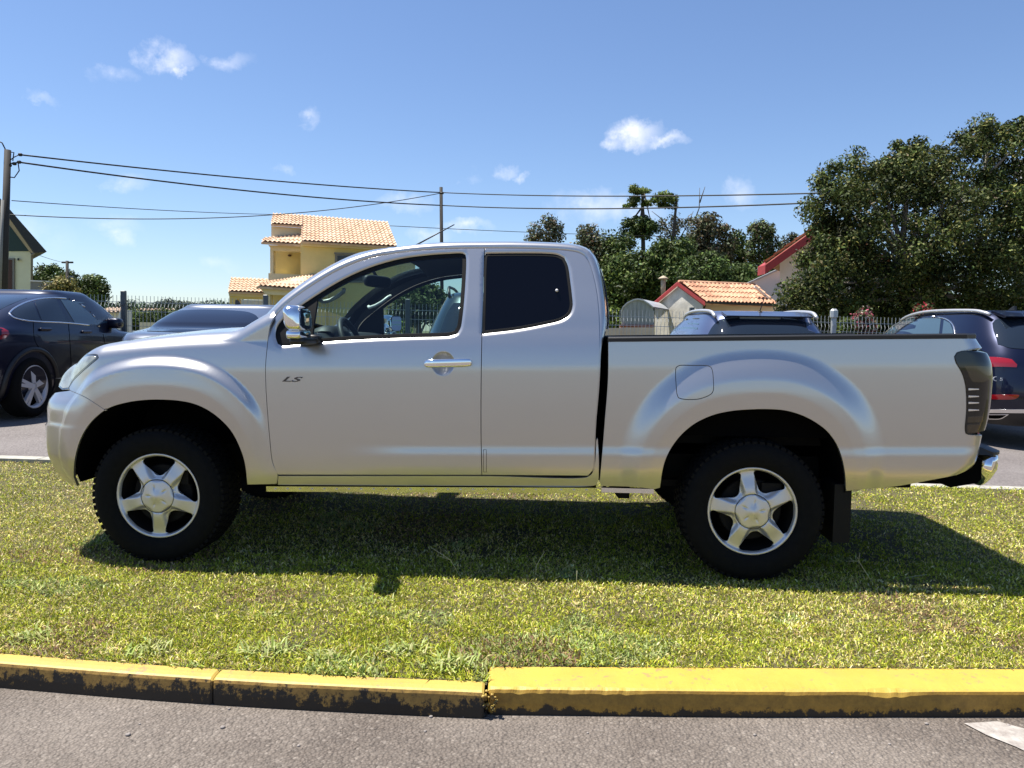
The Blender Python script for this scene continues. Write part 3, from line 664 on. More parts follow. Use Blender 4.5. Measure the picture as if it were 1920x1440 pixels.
# far bed side without the fuel door
Fbm = lambda s_, u_: Fbed(s_, u_) * np.array([1, -1, 1])
panel('bed_side', Fbm, bed_out, silver, truck, OUT, step=.02, gap=.0018, lip=.02)
panel('fuel_door', Fbed, fuel, silver, truck, OUT, step=.012, gap=.0030, lip=.012, off=.0008)
tls = panel('tail_light', Fbed, TL_full, M['smoke'], truck, OUT, step=.02, gap=.001, off=.006, lip=.03, mirror=True)
def tl_patch(px, m, off=.0068):
    q = invert(Fbed, smooth_chain(px, 3, True, 30)); a, b = panel('lens_insert', Fbed, q, m, tls[0], OUT, step=.02, off=off, lip=.001, mirror=tls[1]); return a
tl_patch([(1806, 686), (1830, 686), (1851, 687), (1853, 712), (1840, 716), (1823, 716), (1817, 706), (1812, 694)], M['smoke_light'])
for yy in (729.5, 743, 755, 768.5): tl_patch([(1815, yy - 1.4), (1834, yy - .6), (1834, yy + .8), (1815, yy + 2)], M['trim_chrome'])
tl_patch([(1814, 781), (1841, 780), (1842, 790), (1813, 792)], M['smoke_light']); tl_patch([(1813, 796), (1838, 795), (1835, 810), (1813, 811)], M['smoke_light'])
sg = np.linspace(4.445, XE - RB + RB * math.pi / 2 + .78, 10)
panel('tailgate', Fbed, np.concatenate([np.stack([sg, zt0 + .002 + 0 * sg], 1), np.stack([sg[::-1], zb_ + .09 + 0 * sg], 1)]), silver, truck, OUT, step=.05, gap=.002, mirror=True)
for sy in (-1, 1):
    A = Fbed(btop[:, 0], btop[:, 1]); mb = MB(); P = []
    for p in list(A) + [np.array([A[-1, 0] + .008, A[-1, 1] + .012, A[-1, 2]])]:
        y0 = abs(p[1]) + .006; z = p[2] + .001
        P.append([(p[0], sy * y0, z - .004), (p[0], sy * (y0 + .001), z + .014), (p[0], sy * (y0 - .008), z + .021), (p[0], sy * (y0 - .10), z + .021), (p[0], sy * (y0 - .105), z - .02)])
    V = [q for r in P for q in r]; F = [(i * 5 + j, i * 5 + j + 1, i * 5 + 6 + j, i * 5 + 5 + j) for i in range(len(P) - 1) for j in range(4)] + [tuple(range(5)), tuple(range(len(V) - 5, len(V)))]
    mb.add(V, F, False); mb.build('bed_rail', M['blackplastic'], truck)
Fin = lambda s_, u_: Fbed(s_, u_) + np.array([-.012, .022, 0])
panel('corner_liner', Fin, np.array([(4.06, .64), (4.06, 1.22), (4.46, 1.22), (4.46, .64)]), M['gap'], truck, OUT, step=.03, lip=0, mirror=True)
mb = MB(); mb.box((3.28, 0, .76), (1.86, 1.5, .04)); 
for sy in (-1, 1): mb.box((3.28, sy * .765, .98), (1.86, .03, .44)); mb.box((3.07, sy * .66, .86), (.95, .19, .20), 0, .03)
mb.box((2.375, 0, .99), (.04, 1.62, .52)); mb.box((4.15, 0, .98), (.04, 1.5, .46)); mb.build('bed_liner', M['blackplastic'], truck)
mb = MB(); mb.box((2.352, 0, .84), (.012, 1.70, .76)); mb.build('gap_shade_panel', M['gap'], truck)  # black sheet added to stand for the shade between cab and bed
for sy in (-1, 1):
    mb = MB(); mb.box((3.09, sy * .802, .845), (1.14, .008, .20)); mb.build('arch_shade_panel', M['gap'], truck)  # near-black panel added as the deep shade inside the rear arch
# small bracket below the bed front
a = loc(1128, 917, -.87); b = loc(1226, 919, -.87); mb = MB(); mb.box(((a[0] + b[0]) / 2, -.85, a[1] - .006), (b[0] - a[0], .03, .024)); mb.build('lower_bracket', M['trim_chrome'], truck)
# --- rear bumper: chrome bar with black step pad
path = [(4.16, .845), (4.25, .835), (4.33, .80), (4.375, .745), (4.395, .66), (4.40, .45), (4.405, 0)]
path = [tuple(p) for p in smooth_chain(path, .03, False, 80)]; path = path + [(x, -y) for x, y in path[::-1][1:]]
def sweep(secf):
    V = []; F = []; n = None
    for k, (x, y) in enumerate(path):
        s_ = secf(k, x, y); n = len(s_); V += s_
    for k in range(len(path) - 1):
        for j in range(n): F.append((k * n + j, k * n + (j + 1) % n, (k + 1) * n + (j + 1) % n, (k + 1) * n + j))
    F += [tuple(range(n)), tuple(range(len(V) - n, len(V)))]
    return V, F
def sec_ch(k, x, y):
    fx = 1 - .02; t = sm(4.36, 4.18, x) if x < 4.36 else 0
    top = .672 - .0 * t; bot = .515 - .035 * (1 - sm(.0, .1, 4.40 - x)) * 0 - .012 * t
    o = lambda d, z: (x - d * (1 if x > 4.3 else .5), y - d * math.copysign(1, y) * (0 if abs(y) < .7 else 1), z)
    return [o(.045, top), o(.004, top - .006), o(.0, top - .03), o(.004, (top + bot) / 2), o(.022, bot + .03), o(.04, bot), o(.07, bot + .01), o(.06, top - .02)]
path_c = path; path = [p for p in path if p[0] > 4.285]
V, F = sweep(sec_ch); mb = MB(); mb.add(V, F, True); mb.build('rear_bumper', M['chrome'], truck, True)
def sec_pd(k, x, y):
    i = 1 if abs(y) > .7 else 0
    return [(x - .0, y, .690), (x - .0, y, .676), (x - .06, y * .96, .672), (x - .20, y * .93, .672), (x - .20, y * .93, .722), (x - .05, y * .97, .712)]
V, F = sweep(sec_pd); mb = MB(); mb.add(V, F, False); mb.build('bumper_step_pad', M['blackplastic'], truck)
mb = MB(); mb.prism([(4.02, .545), (4.30, .66), (4.33, .60), (4.25, .525), (4.12, .50)], -.78, .78); mb.prism([(4.0, .52), (4.22, .55), (4.16, .485), (4.05, .485)], -.6, .6); mb.build('bumper_bracket', M['gap'], truck)
path = path_c
# --- wheels
def rim_mesh(ang0):
    R_ = .232; holes = []
    for k in range(5):
        a0 = ang0 + (k + .5) * 2 * math.pi / 5; pts = []
        for (r, w_) in [(.106, 0), (.112, .020), (.128, .034), (.15, .052), (.175, .072), (.197, .088), (.2065, .082), (.209, .07)]:
            pts.append((r, w_))
        P = []
        for r, w_ in pts: P.append((r, w_))
        poly = [(math.sqrt(max(0, r * r - w_ * w_)) if i < 99 else r, w_) for i, (r, w_) in enumerate(P)]
        full = poly + [(.209, 0)] + [(x, -y) for x, y in poly[::-1][:-1]]
        full = smooth_chain(full, .006, True, 75)
        c, s_ = math.cos(a0), math.sin(a0); holes.append(np.array([(x * c - y * s_, x * s_ + y * c) for x, y in full]))
    outer = np.array([(R_ * math.cos(t), R_ * math.sin(t)) for t in np.linspace(0, 2 * math.pi, 120, False)])
    def F(s_, u_):
        s_, u_ = [np.asarray(q, float) for q in np.broadcast_arrays(s_, u_)]
        r = np.hypot(s_, u_); a = (np.arctan2(u_, s_) - ang0); k = np.round(a / (2 * math.pi / 5)); da = a - k * 2 * math.pi / 5
        lat = np.abs(r * np.sin(da)); Q = np.stack([s_, u_], 1); dh = np.min([segdist(Q, h) for h in holes], axis=0)
        face = .012 - .020 * sstep(.10, .20, r)                 # spokes dish slightly (positive = outboard)
        half = .0205 + .012 * sstep(.10, .21, r)
        bev = -.024 * sstep(half - .001, half + .024, lat) * sstep(.07, .11, r) * (1 - sstep(.198, .216, r))
        rim = .012 * sstep(.206, .217, r) - .010 * sstep(.225, .232, r)
        hub = -.004 * sstep(.105, .075, r) if False else 0
        cap = np.where(r < .088, .006 * np.clip(1 - (r / .088) ** 2, 0, 1) + .010 * np.exp(-(r / .030) ** 2), 0) - .005 * np.exp(-((r - .0885) / .0022) ** 2)
        dent = 0
        for q in range(5):
            aa = ang0 + (q + .5) * 2 * math.pi / 5 + .3; dx = s_ * math.cos(aa) + u_ * math.sin(aa); dy = -s_ * math.sin(aa) + u_ * math.cos(aa)
            dent = dent - .005 * np.exp(-((dx - .046) / .012) ** 2 - (dy / .004) ** 2)
        y = -(face + bev + rim + cap + dent)
        return np.stack([s_, y, u_], -1)
    return F, outer, holes
TREAD_N = 60
def make_wheel(ang0):
    root = bpy.data.objects.new('wheel', None); COL.objects.link(root)
    # tyre
    prof = [(.225, .0), (.232, .012), (.250, .022), (.285, .030), (.325, .026), (.350, .014), (.362, -.004), (.368, -.03), (.370, -.12), (.368, -.20), (.360, -.232), (.33, -.25), (.28, -.25), (.23, -.22), (.22, -.20)]
    prof = [(.225 + (r - .225) * .905, h) for r, h in prof]
    V, F = lathe([(r, -h) for r, h in prof], 96); mb = MB(); mb.add(V, F, True)
    for k in range(TREAD_N):
        a = 2 * math.pi * k / TREAD_N
        for (y, wy, da) in ((.018, .05, 0), (.075, .045, .5), (.13, .045, 0), (.188, .05, .5)):
            aa = a + da * 2 * math.pi / TREAD_N; c, s_ = math.cos(aa), math.sin(aa); V = []
            r0, r1 = .34, .3625
            for rr in (r0, r1):
                for dy in (-wy / 2, wy / 2):
                    for dt in (-.0125, .0125):
                        sh = .006 if (y < .03 and dy < 0 and rr == r1) else 0
                        V.append(((rr - sh) * c - dt * s_, y + dy, (rr - sh) * s_ + dt * c))
            mb.add(V, [(0, 1, 3, 2), (4, 6, 7, 5), (0, 4, 5, 1), (2, 3, 7, 6), (0, 2, 6, 4), (1, 5, 7, 3)])
    # raised ring and letters band on the sidewall
    mb.build('tyre', M['tyre'], root)
    F_, outer, holes = rim_mesh(ang0)
    panel('rim', F_, outer, M['alloy'], root, lambda P: np.array([0, -1.0, 0]) + 0 * P, holes=holes, step=.005, lip=.022)
    cs = MB(); cs.tube([(.0885 * math.cos(t_), -.0095, .0885 * math.sin(t_)) for t_ in np.linspace(0, 2 * math.pi, 49)], .0013, 6, False); cs.build('cap_seam', M['gap'], root)
    V, F = lathe([(.2265, -.006), (.218, .03), (.205, .05), (.200, .19), (.16, .20), (0, .20)], 64); mb = MB(); mb.add(V, F, True)
    mb.build('rim_barrel', M['steel_dark'], root)
    V, F = lathe([(.0, .055), (.155, .055), (.16, .06), (.16, .08)], 48); mb = MB(); mb.add(V, F, False); mb.box((.10, .07, .10), (.10, .08, .08)); mb.build('brake_disc', M['steel_dark'], root)
    return root
w0 = make_wheel(math.radians(53.6)); w0.parent = truck; w0.location = (0, -.892, .375)
w1 = make_wheel(math.radians(99)); w1.parent = truck; w1.location = (3.095, -.892, .375)
for x_, src in ((0, w0), (3.095, w1)):
    r = src.copy(); COL.objects.link(r); r.parent = truck; r.location = (x_, .892, .375); r.rotation_euler = (0, 0, math.pi)
    for chd in list(src.children):
        c = chd.copy(); COL.objects.link(c); c.parent = r
# wheel wells, chassis
for A, nm in ((AF, 'f'), (AR, 'r')):
    for sy in (-1, 1):
        mb = MB(); V = []; F = []; n = len(A); cx = A[:, 0].mean()
        Aw = np.array([(cx + (a - cx) * 1.03, b + .012) for a, b in A]); Aw[-1, 1] -= .03 if nm == 'r' else 0
        for y in (.885, .30):
            for a, b in Aw: V.append((a, sy * y, b))
        for i in range(n - 1): F.append((i, i + 1, n + i + 1, n + i))
        b0 = len(V)
        V += [(a, sy * .30, b) for a, b in Aw]; F.append(tuple(range(b0, b0 + n)))
        mb.add(V, F); mb.build('wheel_well_liner', M['gap'], truck)
mb = MB()
for sy in (-1, 1): mb.box((1.75, sy * .45, .52), (4.6, .10, .16))
mb.box((1.45, 0, .56), (1.75, 1.66, .06)); mb.box((-.1, 0, .62), (.9, .6, .5)); mb.box((-.60, 0, .72), (.22, 1.30, .50)); mb.box((-.2, 0, 1.0), (.8, 1.0, .12)); mb.box((3.3, 0, .70), (1.7, 1.2, .05))  # includes a nose box added only to block leaking sun
mb.tube([(3.095, -.75, .375), (3.095, .75, .375)], .045, 12); mb.tube([(0, -.75, .375), (0, .75, .375)], .035, 10)
mb.add(*[(lambda V, F: ([(3.095 + x, y, .375 + z) for x, y, z in V], F))(*lathe([(.02, -.14), (.13, -.08), (.15, 0), (.13, .08), (.02, .14)], 20))][0], True)
mb.tube([(.4, .12, .42), (3.0, .05, .44)], .04, 10); mb.box((.95, -.1, .43), (.46, .5, .14), 0, .04); mb.box((2.05, .5, .50), (.9, .35, .18), 0, .03)
mb.tube([(.6, -.30, .42), (1.6, -.36, .43), (2.5, -.38, .46), (4.05, -.42, .50)], .03, 10)
for sy in (-1, 1):
    mb.box((3.1, sy * .60, .46), (1.25, .06, .035)); mb.prism([(2.32, .52), (2.5, .52), (2.50, .37), (2.44, .37)], sy * .60 - .04, sy * .60 + .04)
    mb.tube([(3.25, sy * .5, .40), (3.35, sy * .52, .75)], .03, 10)
mb.build('chassis', M['steel_dark'], truck)
for sy in (-1, 1):
    a = loc(1553, 912, -.80); b = loc(1585, 1003, -.80); mb = MB(); mb.box(((a[0] + b[0]) / 2 + .0, sy * .775, .37), (.085, .20, .30)); mb.build('mud_flap', M['rubber'], truck)
mb = MB(); p = loc(1411, 786, -.62); mb.box((p[0], -.62, p[1]), (.045, .01, .045)); mb.build('liner_clip', M['steel_dark'], truck)
# floor of the cab, dash, wheel, seats
mb = MB(); mb.box((1.4, 0, .60), (1.7, 1.6, .03)); mb.build('cab_floor', M['interior'], truck)
dz = 1.17
mb = MB(); mb.prism([(.52, 1.235), (.62, 1.252), (.80, 1.243), (.865, 1.20), (.88, 1.08), (.80, .80), (.55, .65)], -.76, .76); db = mb.build('dashboard', M['interior'], truck)
c = loc(620, 618, -.38); mb = MB(); V = []; F = []
prof = [(-.08, .0), (-.05, .045), (0, .062), (.05, .058), (.072, .02), (.072, -.06)]
for y, k in ((-.56, .5), (-.54, .85), (-.50, 1), (-.26, 1), (-.22, .85), (-.20, .5)):
    for x, z in prof: V.append((c[0] + x, y, 1.225 + z * k))
n = len(prof)
for i in range(5):
    for j in range(n - 1): F.append((i * n + j, i * n + j + 1, (i + 1) * n + j + 1, (i + 1) * n + j))
mb.add(V, F, True); mb.build('instrument_hood', M['interior'], db)
c = loc(676, 622, -.38); mb = MB(); pts = []; t = math.radians(24)
for k in range(33):
    a = 2 * math.pi * k / 32; u, v = .185 * math.cos(a), .185 * math.sin(a); pts.append((c[0] - .03 - v * math.sin(t) * -1 * -1, -.38 + u, c[1] - .10 + v * math.cos(t)))
mb.tube(pts, .016, 10, False); hubc = (c[0] - .03 - .02, -.38, c[1] - .10)
for a in (0, math.pi, -math.pi / 2): mb.tube([hubc, (c[0] - .03 - .17 * math.sin(a) * math.sin(t), -.38 + .17 * math.cos(a), c[1] - .10 + .17 * math.sin(a) * math.cos(t))], .013, 8)
mb.box(hubc, (.06, .13, .11), 0, .03); mb.tube([hubc, (c[0] - .30, -.38, c[1] - .22)], .035, 10); mb.build('steering_wheel', M['interior'], truck)
c = loc(708, 528, -.02); mb = MB(); mb.rbox((c[0], -.02, c[1]), (.040, .26, .075), math.radians(-24), .5); mb.tube([(c[0], -.02, c[1] + .02), (c[0] - .05, -.02, c[1] + .10)], .01, 8); mb.build('interior_mirror', M['interior'], truck)
for (p0, p1, yy) in (((606, 566), (644, 547), -.66), ((692, 577), (728, 557), .60)):
    a = loc(*p0, yy); b = loc(*p1, yy); mb = MB()
    dx, dz_ = b[0] - a[0], b[1] - a[1]
    s_ = 1 if yy > 0 else -1
    mb.tube([(a[0] - .01, yy + s_ * .03, a[1] + .01), (a[0], yy, a[1]), (a[0] + dx * .33, yy - s_ * .0, a[1] + dz_ * .33 - .010), (a[0] + dx * .66, yy, a[1] + dz_ * .66 - .010), (b[0], yy, b[1]), (b[0] + .01, yy + s_ * .03, b[1] + .01)], .011, 10); mb.build('grab_handle', M['light_grip'], truck)
for sy in (-1, 1):
    x0 = 1.66
    mb = MB(); mb.box((x0 - .22, sy * .37, .80), (.52, .50, .20), 0, .06); s1 = mb.build('seat', M['fabric'], truck)
    mb = MB(); mb.prism([(x0 - .04, .82), (x0 + .07, .80), (x0 + .22, 1.30), (x0 + .17, 1.36), (x0 + .12, 1.30)], sy * .37 - .23, sy * .37 + .23); mb.box((x0 + .21, sy * .37, 1.44), (.10, .26, .17), 0, .04); mb.build('backrest', M['fabric'], s1)
# roof aerial
a = loc(763, 466, .55); b = loc(852, 421, .55); mb = MB(); mb.tube([(a[0], .55, a[1] - .01), (b[0], .55, b[1])], [.006, .0035], 8); mb.box((a[0] + .005, .55, a[1] - .01), (.05, .03, .03), 0, .01); mb.build('roof_aerial', M['blackplastic'], truck)

# ------------------------------------------------------------------ ground, road, kerbs
def val_noise(x, y, sc, seed=0):
    r = np.random.default_rng(seed); g = r.random((64, 64)); X = np.asarray(x) * sc; Y = np.asarray(y) * sc
    i = np.floor(X).astype(int); j = np.floor(Y).astype(int); fx = X - i; fy = Y - j; fx = fx * fx * (3 - 2 * fx); fy = fy * fy * (3 - 2 * fy)
    f = lambda a, b: g[a % 64, b % 64]
    return (f(i, j) * (1 - fx) + f(i + 1, j) * fx) * (1 - fy) + (f(i, j + 1) * (1 - fx) + f(i + 1, j + 1) * fx) * fy
def nodes_of(m): return m.node_tree.nodes, m.node_tree.links, m.node_tree.nodes['Principled BSDF']
def ramp(n, l, src, stops):
    r = n.new('ShaderNodeValToRGB'); e = r.color_ramp.elements
    while len(e) < len(stops): e.new(.5)
    for k, (p, c) in enumerate(stops): e[k].position = p; e[k].color = (*c, 1)
    l.new(src, r.inputs[0]); return r.outputs[0]
def tex(n, l, kind, scale, vec, **kw):
    t = n.new('ShaderNodeTex' + kind); t.inputs['Scale'].default_value = scale
    for k, v in kw.items():
        if k in t.inputs: t.inputs[k].default_value = v
        else: setattr(t, k, v)
    l.new(vec, t.inputs['Vector']); return t
def mixc(n, l, f, a, b, mode='MIX'):
    x = n.new('ShaderNodeMix'); x.data_type = 'RGBA'; x.blend_type = mode
    for i, v in ((0, f), (6, a), (7, b)):
        if isinstance(v, tuple): x.inputs[i].default_value = (*v, 1)
        elif isinstance(v, (int, float)): x.inputs[i].default_value = v
        else: l.new(v, x.inputs[i])
    return x.outputs[2]
def asphalt(name, base, light, dark, sc=1.0):
    m = mat(name, base, .85); n, l, b = nodes_of(m); tc = n.new('ShaderNodeTexCoord'); o = tc.outputs['Object']
    v = tex(n, l, 'Voronoi', 85 * sc, o); v2 = tex(n, l, 'Voronoi', 190 * sc, o); nz = tex(n, l, 'Noise', 1.3, o, Detail=5.0, Roughness=.6); nf = tex(n, l, 'Noise', 60 * sc, o, Detail=4.0)
    c = ramp(n, l, v.outputs['Color'], [(.0, dark), (.45, base), (.75, base), (1, light)])
    c2 = ramp(n, l, v2.outputs['Color'], [(0, dark), (.5, base), (1, light)])
    c = mixc(n, l, .32, c, c2); v3 = tex(n, l, 'Voronoi', 38 * sc, o); c = mixc(n, l, .35, c, ramp(n, l, v3.outputs['Color'], [(0, dark), (.4, base), (.85, base), (1, light)])); c = mixc(n, l, ramp(n, l, nz.outputs['Fac'], [(.35, (0, 0, 0)), (.7, (.35, .35, .35))]), c, light)
    e = ramp(n, l, v.outputs['Distance'], [(.0, (1, 1, 1)), (.62, (0, 0, 0))])
    c = mixc(n, l, .34, c, e, 'MULTIPLY'); l.new(c, b.inputs['Base Color'])
    ad = n.new('ShaderNodeMath'); ad.operation = 'MULTIPLY_ADD'; l.new(v.outputs['Distance'], ad.inputs[0]); ad.inputs[1].default_value = -1.0; l.new(nf.outputs['Fac'], ad.inputs[2])
    bp = n.new('ShaderNodeBump'); bp.inputs['Strength'].default_value = 1.0; bp.inputs['Distance'].default_value = .008; l.new(ad.outputs[0], bp.inputs['Height']); l.new(bp.outputs[0], b.inputs['Normal'])
    return m
M['road'] = asphalt('road_asphalt', (.145, .116, .094), (.46, .40, .34), (.030, .021, .016))
M['park'] = asphalt('parking_asphalt', (.19, .165, .155), (.32, .29, .275), (.09, .075, .07), .6)
M['field'] = mat('dry_field', (.16, .15, .07), .95, noise=(.4, .5, (.09, .10, .04)), bump=(3, .5, .1))
M['lawn'] = mat('lawn_soil', (.11, .085, .04), .95, noise=(9, .5, (.06, .06, .02)), bump=(40, .9, .03))
M['concrete'] = mat('pale_concrete', (.42, .40, .34), .85, noise=(14, .35), bump=(60, .4, .004))

def kerb_line(pts, ext_l, ext_r):
    p = [tuple(q) for q in pts]; return p
LB = [(-12, 5.0), (-6, 3.62), (-4, 3.235), (-3, 3.055), (-1.956, 2.883), (-1.097, 2.775), (-.49, 2.723), (-.081, 2.701)]
LF = [(-12, 4.9), (-6, 3.53), (-4, 3.15), (-3, 2.965), (-1.90, 2.799), (-1.061, 2.692), (-.6, 2.652), (-.078, 2.619)]
RBk = [(-.068, 2.826), (1.957, 2.868), (12, 3.07)]; RF = [(-.06, 2.648), (.871, 2.655), (1.834, 2.684), (12, 2.88)]
def yline(L, x): return np.interp(x, [p[0] for p in L], [p[1] for p in L])
def smline(L, x):
    f = pchip([p[0] for p in L], [p[1] for p in L]); return f(x)
def gy(y): return 0
# the ground sheet to the horizon
gx = np.concatenate([-np.geomspace(1500, 14, 22), np.linspace(-12, 12, 25), np.geomspace(14, 1500, 22)]); gyv = np.concatenate([-np.geomspace(1200, 10, 14), np.linspace(-8, 16, 25), np.geomspace(18, 3000, 34)])
V = [(x, y, -.16 + .10 * sm(12, 15, y)) for y in gyv for x in gx]; nx_ = len(gx)
g = mesh_np('ground', V, [(j * nx_ + i, j * nx_ + i + 1, (j + 1) * nx_ + i + 1, (j + 1) * nx_ + i) for j in range(len(gyv) - 1) for i in range(nx_ - 1)], M['field'], None, True); tag(g, kind='structure')
road = mesh_np('road', [(-60, -30, ROAD_Z), (60, -30, ROAD_Z), (60, 3.6, ROAD_Z), (-12, 5.4, ROAD_Z), (-60, 12, ROAD_Z)], [(0, 1, 2, 3, 4)], M['road']); tag(road, kind='structure')
# lawn sheet
xs = np.concatenate([np.linspace(-12, -.075, 60), [-.074], np.linspace(-.07, 12, 60)]); V = []; F = []; rows = 16
def far_y(x): return 6.40 - .010 * x
for i, x in enumerate(xs):
    y0 = float(smline(LB, x)) - .01 if x < -.0745 else float(yline(RBk, x)) - .01
    for j in range(rows):
        y = y0 + (far_y(x) - y0) * j / (rows - 1); V.append((x, y, ground_z(x, y) - .004 + .006 * val_noise(x, y, 1.2)))
for i in range(len(xs) - 1):
    for j in range(rows - 1): a = i * rows + j; F.append((a, a + rows, a + rows + 1, a + 1))
lawn = mesh_np('lawn', V, F, M['lawn'], None, True); tag(lawn, kind='structure')
# parking and its pale edging
xs = np.linspace(-40, 40, 60); ys = [0, .10, .14, 1.2, 6.2]; V = []
for x in xs:
    for dy in (.0, .3, 2, 6.4): V.append((x, far_y(max(-12, min(12, x))) + .11 + dy, park_z(x) - .004))
park = mesh_np('parking_asphalt', V, [(i * 4 + j, i * 4 + 4 + j, i * 4 + 5 + j, i * 4 + j + 1) for i in range(len(xs) - 1) for j in range(3)], M['park']); tag(park, kind='structure')
mb = MB(); xs = np.linspace(-12, 12, 40)
for i in range(len(xs) - 1):
    a, b = xs[i] + .004, xs[i + 1] - .004; P = []
    for x in (a, b):
        y = far_y(x); z = park_z(x)
        P += [(x, y - .015, z - .05), (x, y - .015, z + .012), (x, y + .125, z + .012), (x, y + .125, z - .05)]
    mb.add(P, [(0, 4, 5, 1), (1, 5, 6, 2), (2, 6, 7, 3), (0, 1, 2, 3), (7, 6, 5, 4)])
tag(mb.build('kerb_edging', M['concrete']), kind='structure')
# yellow kerbs
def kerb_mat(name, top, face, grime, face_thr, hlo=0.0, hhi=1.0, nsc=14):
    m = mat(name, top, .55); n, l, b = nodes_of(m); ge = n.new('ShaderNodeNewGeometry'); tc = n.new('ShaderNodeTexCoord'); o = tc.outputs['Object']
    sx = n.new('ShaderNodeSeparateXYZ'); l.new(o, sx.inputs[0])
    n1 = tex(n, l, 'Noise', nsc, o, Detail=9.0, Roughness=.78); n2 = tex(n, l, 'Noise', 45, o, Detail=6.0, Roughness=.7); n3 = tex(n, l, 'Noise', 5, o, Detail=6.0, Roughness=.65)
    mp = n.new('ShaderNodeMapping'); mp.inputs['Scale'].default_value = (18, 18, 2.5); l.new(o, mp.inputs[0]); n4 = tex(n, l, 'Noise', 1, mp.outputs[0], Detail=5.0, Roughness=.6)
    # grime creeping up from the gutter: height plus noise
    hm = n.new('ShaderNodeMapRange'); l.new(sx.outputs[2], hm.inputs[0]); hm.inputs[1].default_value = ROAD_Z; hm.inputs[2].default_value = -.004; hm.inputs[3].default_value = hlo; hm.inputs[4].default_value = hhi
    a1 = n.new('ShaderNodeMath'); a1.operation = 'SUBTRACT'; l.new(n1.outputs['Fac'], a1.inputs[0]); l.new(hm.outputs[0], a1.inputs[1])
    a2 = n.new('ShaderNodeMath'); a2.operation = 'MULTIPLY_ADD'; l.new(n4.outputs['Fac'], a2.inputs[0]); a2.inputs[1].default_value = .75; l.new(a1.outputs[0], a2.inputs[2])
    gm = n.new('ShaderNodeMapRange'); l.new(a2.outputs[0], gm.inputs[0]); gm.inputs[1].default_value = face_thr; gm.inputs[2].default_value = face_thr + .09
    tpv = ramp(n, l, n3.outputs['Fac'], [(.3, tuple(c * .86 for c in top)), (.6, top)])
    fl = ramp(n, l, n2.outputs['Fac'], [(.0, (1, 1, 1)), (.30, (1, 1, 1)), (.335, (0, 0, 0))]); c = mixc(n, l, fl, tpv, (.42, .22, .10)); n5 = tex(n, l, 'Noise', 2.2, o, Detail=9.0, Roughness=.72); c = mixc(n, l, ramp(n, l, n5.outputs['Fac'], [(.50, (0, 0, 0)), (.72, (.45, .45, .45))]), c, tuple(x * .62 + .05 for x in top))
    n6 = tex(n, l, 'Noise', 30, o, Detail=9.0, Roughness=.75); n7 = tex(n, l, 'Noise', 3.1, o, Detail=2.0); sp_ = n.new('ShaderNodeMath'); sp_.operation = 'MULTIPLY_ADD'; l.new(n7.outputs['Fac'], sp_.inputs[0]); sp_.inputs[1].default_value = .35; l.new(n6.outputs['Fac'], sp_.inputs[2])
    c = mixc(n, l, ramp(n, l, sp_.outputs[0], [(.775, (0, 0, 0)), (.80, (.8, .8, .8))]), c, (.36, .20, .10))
    # side faces: darker, browner colour mottled by noise
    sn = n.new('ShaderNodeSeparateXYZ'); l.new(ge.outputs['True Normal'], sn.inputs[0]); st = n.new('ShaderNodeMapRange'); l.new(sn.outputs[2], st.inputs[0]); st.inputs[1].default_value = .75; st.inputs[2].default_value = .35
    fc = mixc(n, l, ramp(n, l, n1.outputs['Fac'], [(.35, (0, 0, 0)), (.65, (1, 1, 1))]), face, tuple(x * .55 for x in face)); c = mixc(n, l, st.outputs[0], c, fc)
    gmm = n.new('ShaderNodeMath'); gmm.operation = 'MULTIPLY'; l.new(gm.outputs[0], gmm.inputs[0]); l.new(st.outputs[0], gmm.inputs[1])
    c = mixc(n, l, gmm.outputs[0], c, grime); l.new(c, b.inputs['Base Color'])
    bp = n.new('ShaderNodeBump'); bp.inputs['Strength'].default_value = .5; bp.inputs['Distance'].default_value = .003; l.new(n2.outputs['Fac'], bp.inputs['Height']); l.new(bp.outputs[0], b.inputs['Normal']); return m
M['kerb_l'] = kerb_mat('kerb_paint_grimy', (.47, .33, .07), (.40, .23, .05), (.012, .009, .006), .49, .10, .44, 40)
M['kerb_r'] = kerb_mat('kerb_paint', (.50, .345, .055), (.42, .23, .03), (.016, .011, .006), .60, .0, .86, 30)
def kerb(x0, x1, back, front, m, seed, chip):
    n = max(8, int((x1 - x0) / .008)); n = min(n, 420); xs_ = np.linspace(x0, x1, n); V = []; r = np.random.default_rng(seed)
    nz = val_noise(xs_, 0 * xs_, 26, seed); nz2 = val_noise(xs_, 0 * xs_ + 3, 90, seed + 1); big = val_noise(xs_, 0 * xs_ + 9, 5, seed + 2)
    for i, x in enumerate(xs_):
        yb, yf = float(back(x)), float(front(x)); c = chip * (max(0, big[i] - .35) * (max(0, nz[i] - .35) * .032 + nz2[i] * .012)) + .0015; w = .0012 * (nz2[i] - .5)
        e = .006 * max(0, 1 - min(x - x0, x1 - x) / .010) ** 2
        V += [(x, yb, -.16), (x, yb, .004 - e), (x, (yb + yf) / 2, .006 - e), (x, yf + .012 + c, .004 + w - e), (x, yf + .003 + c * .45, .001 - c * .5 - e), (x, yf + e, -.008 - c * .9 + w), (x, yf - .004 + e, -.05 + w), (x, yf - .006 + e, -.16)]
    k = 8; F = [(i * k + j, (i + 1) * k + j, (i + 1) * k + j + 1, i * k + j + 1) for i in range(n - 1) for j in range(k - 1)] + [tuple(range(k)), tuple(range((n - 1) * k, n * k))[::-1]]
    o = mesh_np('kerb', V, [f[::-1] for f in F], m, None, False); tag(o, kind='structure'); return o
lb, lf = (lambda x: smline(LB, x)), (lambda x: smline(LF, x)); rb, rf = (lambda x: yline(RBk, x)), (lambda x: yline(RF, x))
